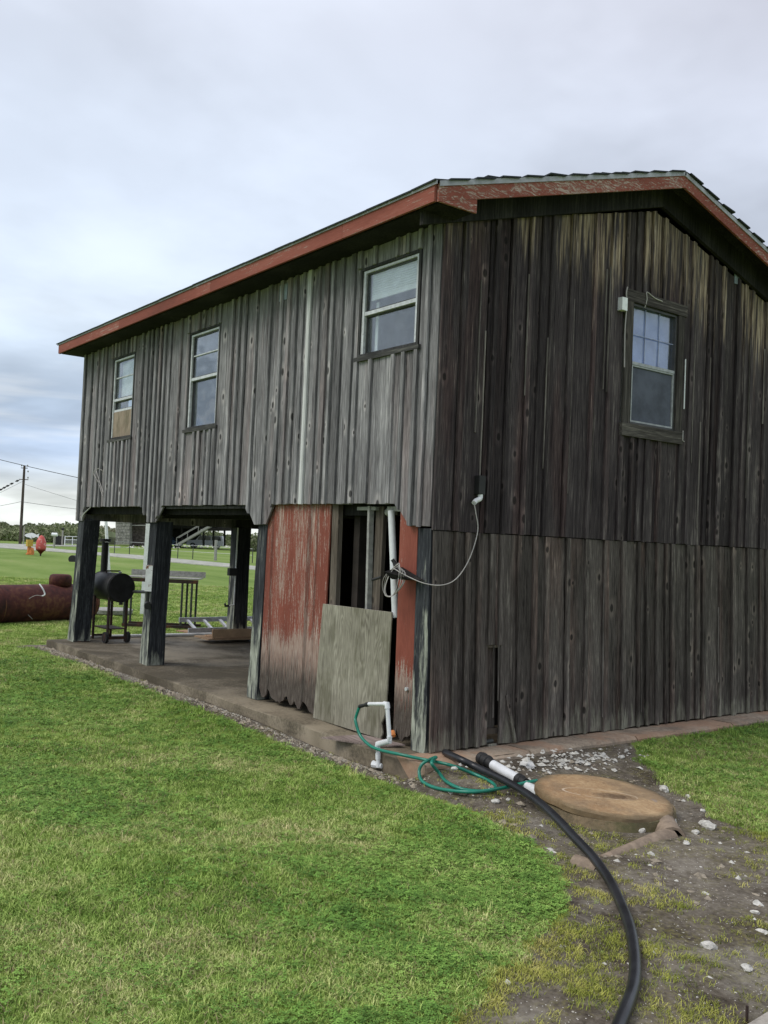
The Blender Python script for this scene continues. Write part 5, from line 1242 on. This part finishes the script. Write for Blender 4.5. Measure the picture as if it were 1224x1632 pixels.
# ------------------------------------------------------------------ grass
def tuft(name, n, h, spread, wd, mt, curl=.5):
    vs = []; fs = []
    for _ in range(n):
        a = random.uniform(0, 6.28); r_ = spread*math.sqrt(random.random()); bx_, by_ = r_*math.cos(a), r_*math.sin(a); hh_ = h*random.uniform(.5, 1.15); la = random.uniform(0, 6.28); ln = hh_*curl*random.uniform(.3, 1.3)
        dx, dy = math.cos(la)*ln, math.sin(la)*ln; px_, py_ = -math.sin(la+random.uniform(-1, 1))*wd/2, math.cos(la)*wd/2; k = len(vs)
        vs += [(bx_-px_, by_-py_, -.004), (bx_+px_, by_+py_, -.004), (bx_+dx*.4-px_*.8, by_+dy*.4-py_*.8, hh_*.6), (bx_+dx*.4+px_*.8, by_+dy*.4+py_*.8, hh_*.6), (bx_+dx, by_+dy, hh_*.92)]
        fs += [(k, k+1, k+3, k+2), (k+2, k+3, k+4)]
    me = bpy.data.meshes.new(name); me.from_pydata(vs, [], fs); me.update(); me.materials.append(M[mt]); return me
def clover(name, n, h, spread, s_, mt):
    vs = []; fs = []
    for _ in range(n):
        a = random.uniform(0, 6.28); r_ = spread*math.sqrt(random.random()); x, y, z = r_*math.cos(a), r_*math.sin(a), h*random.uniform(.5, 1.1); tx, ty = random.uniform(-.35, .35), random.uniform(-.35, .35)
        for j in range(3):
            b_ = a+j*2.09; k = len(vs); pts = [(0, 0), (.75*s_, .42*s_), (1.15*s_, 0), (.75*s_, -.42*s_)]
            for p, q_ in pts:
                lx, ly = p*math.cos(b_)-q_*math.sin(b_), p*math.sin(b_)+q_*math.cos(b_); vs.append((x+lx, y+ly, z+lx*tx+ly*ty-.1*p))
            fs.append((k, k+1, k+2, k+3))
    me = bpy.data.meshes.new(name); me.from_pydata(vs, [], fs); me.update(); me.materials.append(M[mt]); return me
LONG = None
lib = bpy.data.collections.new('tuft_library')      # not linked to the scene: source meshes only
variants = []
for i in range(4): variants.append(tuft('tuft', 22, .022, .048, .0036, 'blade', 1.1))
for i in range(3): variants.append(clover('clover_tuft', 14, .024, .05, .0085, 'clover'))
for i in range(2): variants.append(tuft('dry_tuft', 9, .026, .05, .0035, 'dry', 1.6))
for i in range(2): variants.append(tuft('weed_tuft', 20, .040, .085, .006, 'weed', 1.6))
variants.append(tuft('long_tuft', 10, .06, .03, .004, 'blade', .7)); variants.append(tuft('stray_straw', 3, .02, .05, .004, 'dry', 3.2))
for i, me in enumerate(variants):
    o = bpy.data.objects.new(f'{i:02d}_tuft', me); lib.objects.link(o)
def scatter(name, pts, idx, scl, rot):
    me = bpy.data.meshes.new(name); me.from_pydata(pts.tolist(), [], []); me.update()
    for nm, ty, arr in (('idx', 'INT', idx.astype(np.int32)), ('scl', 'FLOAT', scl.astype(np.float32)), ('rot', 'FLOAT', rot.astype(np.float32))):
        a = me.attributes.new(nm, ty, 'POINT'); a.data.foreach_set('value', arr)
    o = bpy.data.objects.new(name, me); COL.objects.link(o)
    ng = bpy.data.node_groups.new(name+'_nodes', 'GeometryNodeTree'); ng.interface.new_socket('Geometry', in_out='INPUT', socket_type='NodeSocketGeometry'); ng.interface.new_socket('Geometry', in_out='OUTPUT', socket_type='NodeSocketGeometry')
    N = ng.nodes; Lk = ng.links; gi = N.new('NodeGroupInput'); go = N.new('NodeGroupOutput'); ip = N.new('GeometryNodeInstanceOnPoints'); ci = N.new('GeometryNodeCollectionInfo')
    ci.inputs['Collection'].default_value = lib; ci.inputs['Separate Children'].default_value = True; ci.inputs['Reset Children'].default_value = True
    mp_ = N.new('GeometryNodeMeshToPoints'); Lk.new(gi.outputs[0], mp_.inputs['Mesh']); Lk.new(mp_.outputs['Points'], ip.inputs['Points']); Lk.new(ci.outputs[0], ip.inputs['Instance']); ip.inputs['Pick Instance'].default_value = True
    def attr(nm, ty): a = N.new('GeometryNodeInputNamedAttribute'); a.data_type = ty; a.inputs['Name'].default_value = nm; return a.outputs[0]
    Lk.new(attr('idx', 'INT'), ip.inputs['Instance Index'])
    cx = N.new('ShaderNodeCombineXYZ'); Lk.new(attr('rot', 'FLOAT'), cx.inputs[2]); Lk.new(cx.outputs[0], ip.inputs['Rotation'])
    cs = N.new('ShaderNodeCombineXYZ'); sa = attr('scl', 'FLOAT'); [Lk.new(sa, cs.inputs[k]) for k in range(3)]; Lk.new(cs.outputs[0], ip.inputs['Scale'])
    Lk.new(ip.outputs[0], go.inputs[0]); md = o.modifiers.new('scatter', 'NODES'); md.node_group = ng
    return tag(o, kind='stuff')
pts_all = []
for d0, d1, dens in ((2.6, 5.0, 1900), (5.0, 8.0, 1200), (8.0, 13.0, 560), (13, 22, 190), (22, 34, 60)):
    hw = .52; area = hw*(d1*d1-d0*d0); n = int(area*dens); dd = np.sqrt(rng.uniform(d0*d0, d1*d1, n)); lat = rng.uniform(-hw, hw, n)*dd
    fx, fy = fwd.x/math.hypot(fwd.x, fwd.y), fwd.y/math.hypot(fwd.x, fwd.y)
    pts_all.append(np.stack([CAM.x+fx*dd+fy*lat, CAM.y+fy*dd-fx*lat, dd], 1))
pa = np.concatenate(pts_all); x, y, dd = pa.T
dm_ = dirtmask(x, y)+.25*vnoise(x, y, 9)
onslab = (x > -8.58) & (x < .34) & (y > -.30) & (y < 5.65)
onlid = np.hypot(x-lc.x, y-lc.y) < .5
onpad = inside(x, y, cq)
hosed = segd(x, y, [(p.x, p.y) for p in pp], closed=False)
weedn = vnoise(x, y, 4.0)+.6*vnoise(x+5, y-2, 11)
near_lawn = np.exp(-np.maximum(-0.0, segd(x, y, DIRT))/.5)
lawn = dm_ < .42
weed = (~lawn) & (rng.uniform(size=len(x)) < np.clip(.07+.30*(weedn > .25)*1.0+.3*(weedn > .55), 0, 1)*(.28+.95*near_lawn**1.6+.3*((x > 2.6) & (y < -.6)))) & ~((x < 1.9) & (y > .1)) & (dm_ < 1.3)
strip_ = (y > -.52) & (y < -.3) & (x < .3) & (x > -8.7)
keep = (lawn | weed) & ~onslab & ~onlid & ~onpad & (hosed > .035) & ~(strip_ & (rng.uniform(size=len(x)) < .7))
keep &= ~((x < -10.9) & (x > -11.8) & (y > 1.9) & (y < 3.4) & (rng.uniform(size=len(x)) < .3))
x, y, dd, lawn, weed = x[keep], y[keep], dd[keep], lawn[keep], weed[keep]
cl_ = vnoise(x+2, y+7, 1.5)+.5*vnoise(x, y, 4.2)+.35*vnoise(x, y, 9)
cp_ = np.clip(.12+.7*cl_+.32*np.exp(-((x-2.2)/.8)**2-((y+1.4)/.8)**2)+.2*rng.normal(size=len(x)), .04, .8); clm = rng.uniform(size=len(x)) < cp_
u = rng.uniform(size=len(x))
idx = rng.integers(0, 4, len(x)); idx = np.where(clm & (u < .8) & (dd < 14), rng.integers(4, 7, len(x)), idx); dn = vnoise(x-4, y+3, 2.1)
idx = np.where((~clm) & (u < .10+.35*np.clip(dn, 0, 1)), rng.integers(7, 9, len(x)), idx); idx = np.where(weed & ~lawn, rng.integers(9, 11, len(x)), idx)
u2 = rng.uniform(size=len(x)); edged = (segd(x, y, [(.36, -.55), (-8.6, -.55)], closed=False) < .12) | ((x > .3) & (x < .5) & (y > 2.2))
idx = np.where((u2 < .012+.10*edged) & (dd < 16), 11, idx); idx = np.where((u2 > .985) & (dd < 9), 12, idx)
scl = rng.uniform(.7, 1.25, len(x))*np.interp(dd, [3, 9, 20, 34], [1, 1.15, 1.7, 2.2]); scl = np.where(weed & ~lawn, scl*.42, scl)
scl = np.where(y > 8, scl*.8, scl)
scatter('grass', np.stack([x, y, gz(x, y)], 1), idx, scl, rng.uniform(0, 6.28, len(x)))
print('tufts', len(x))
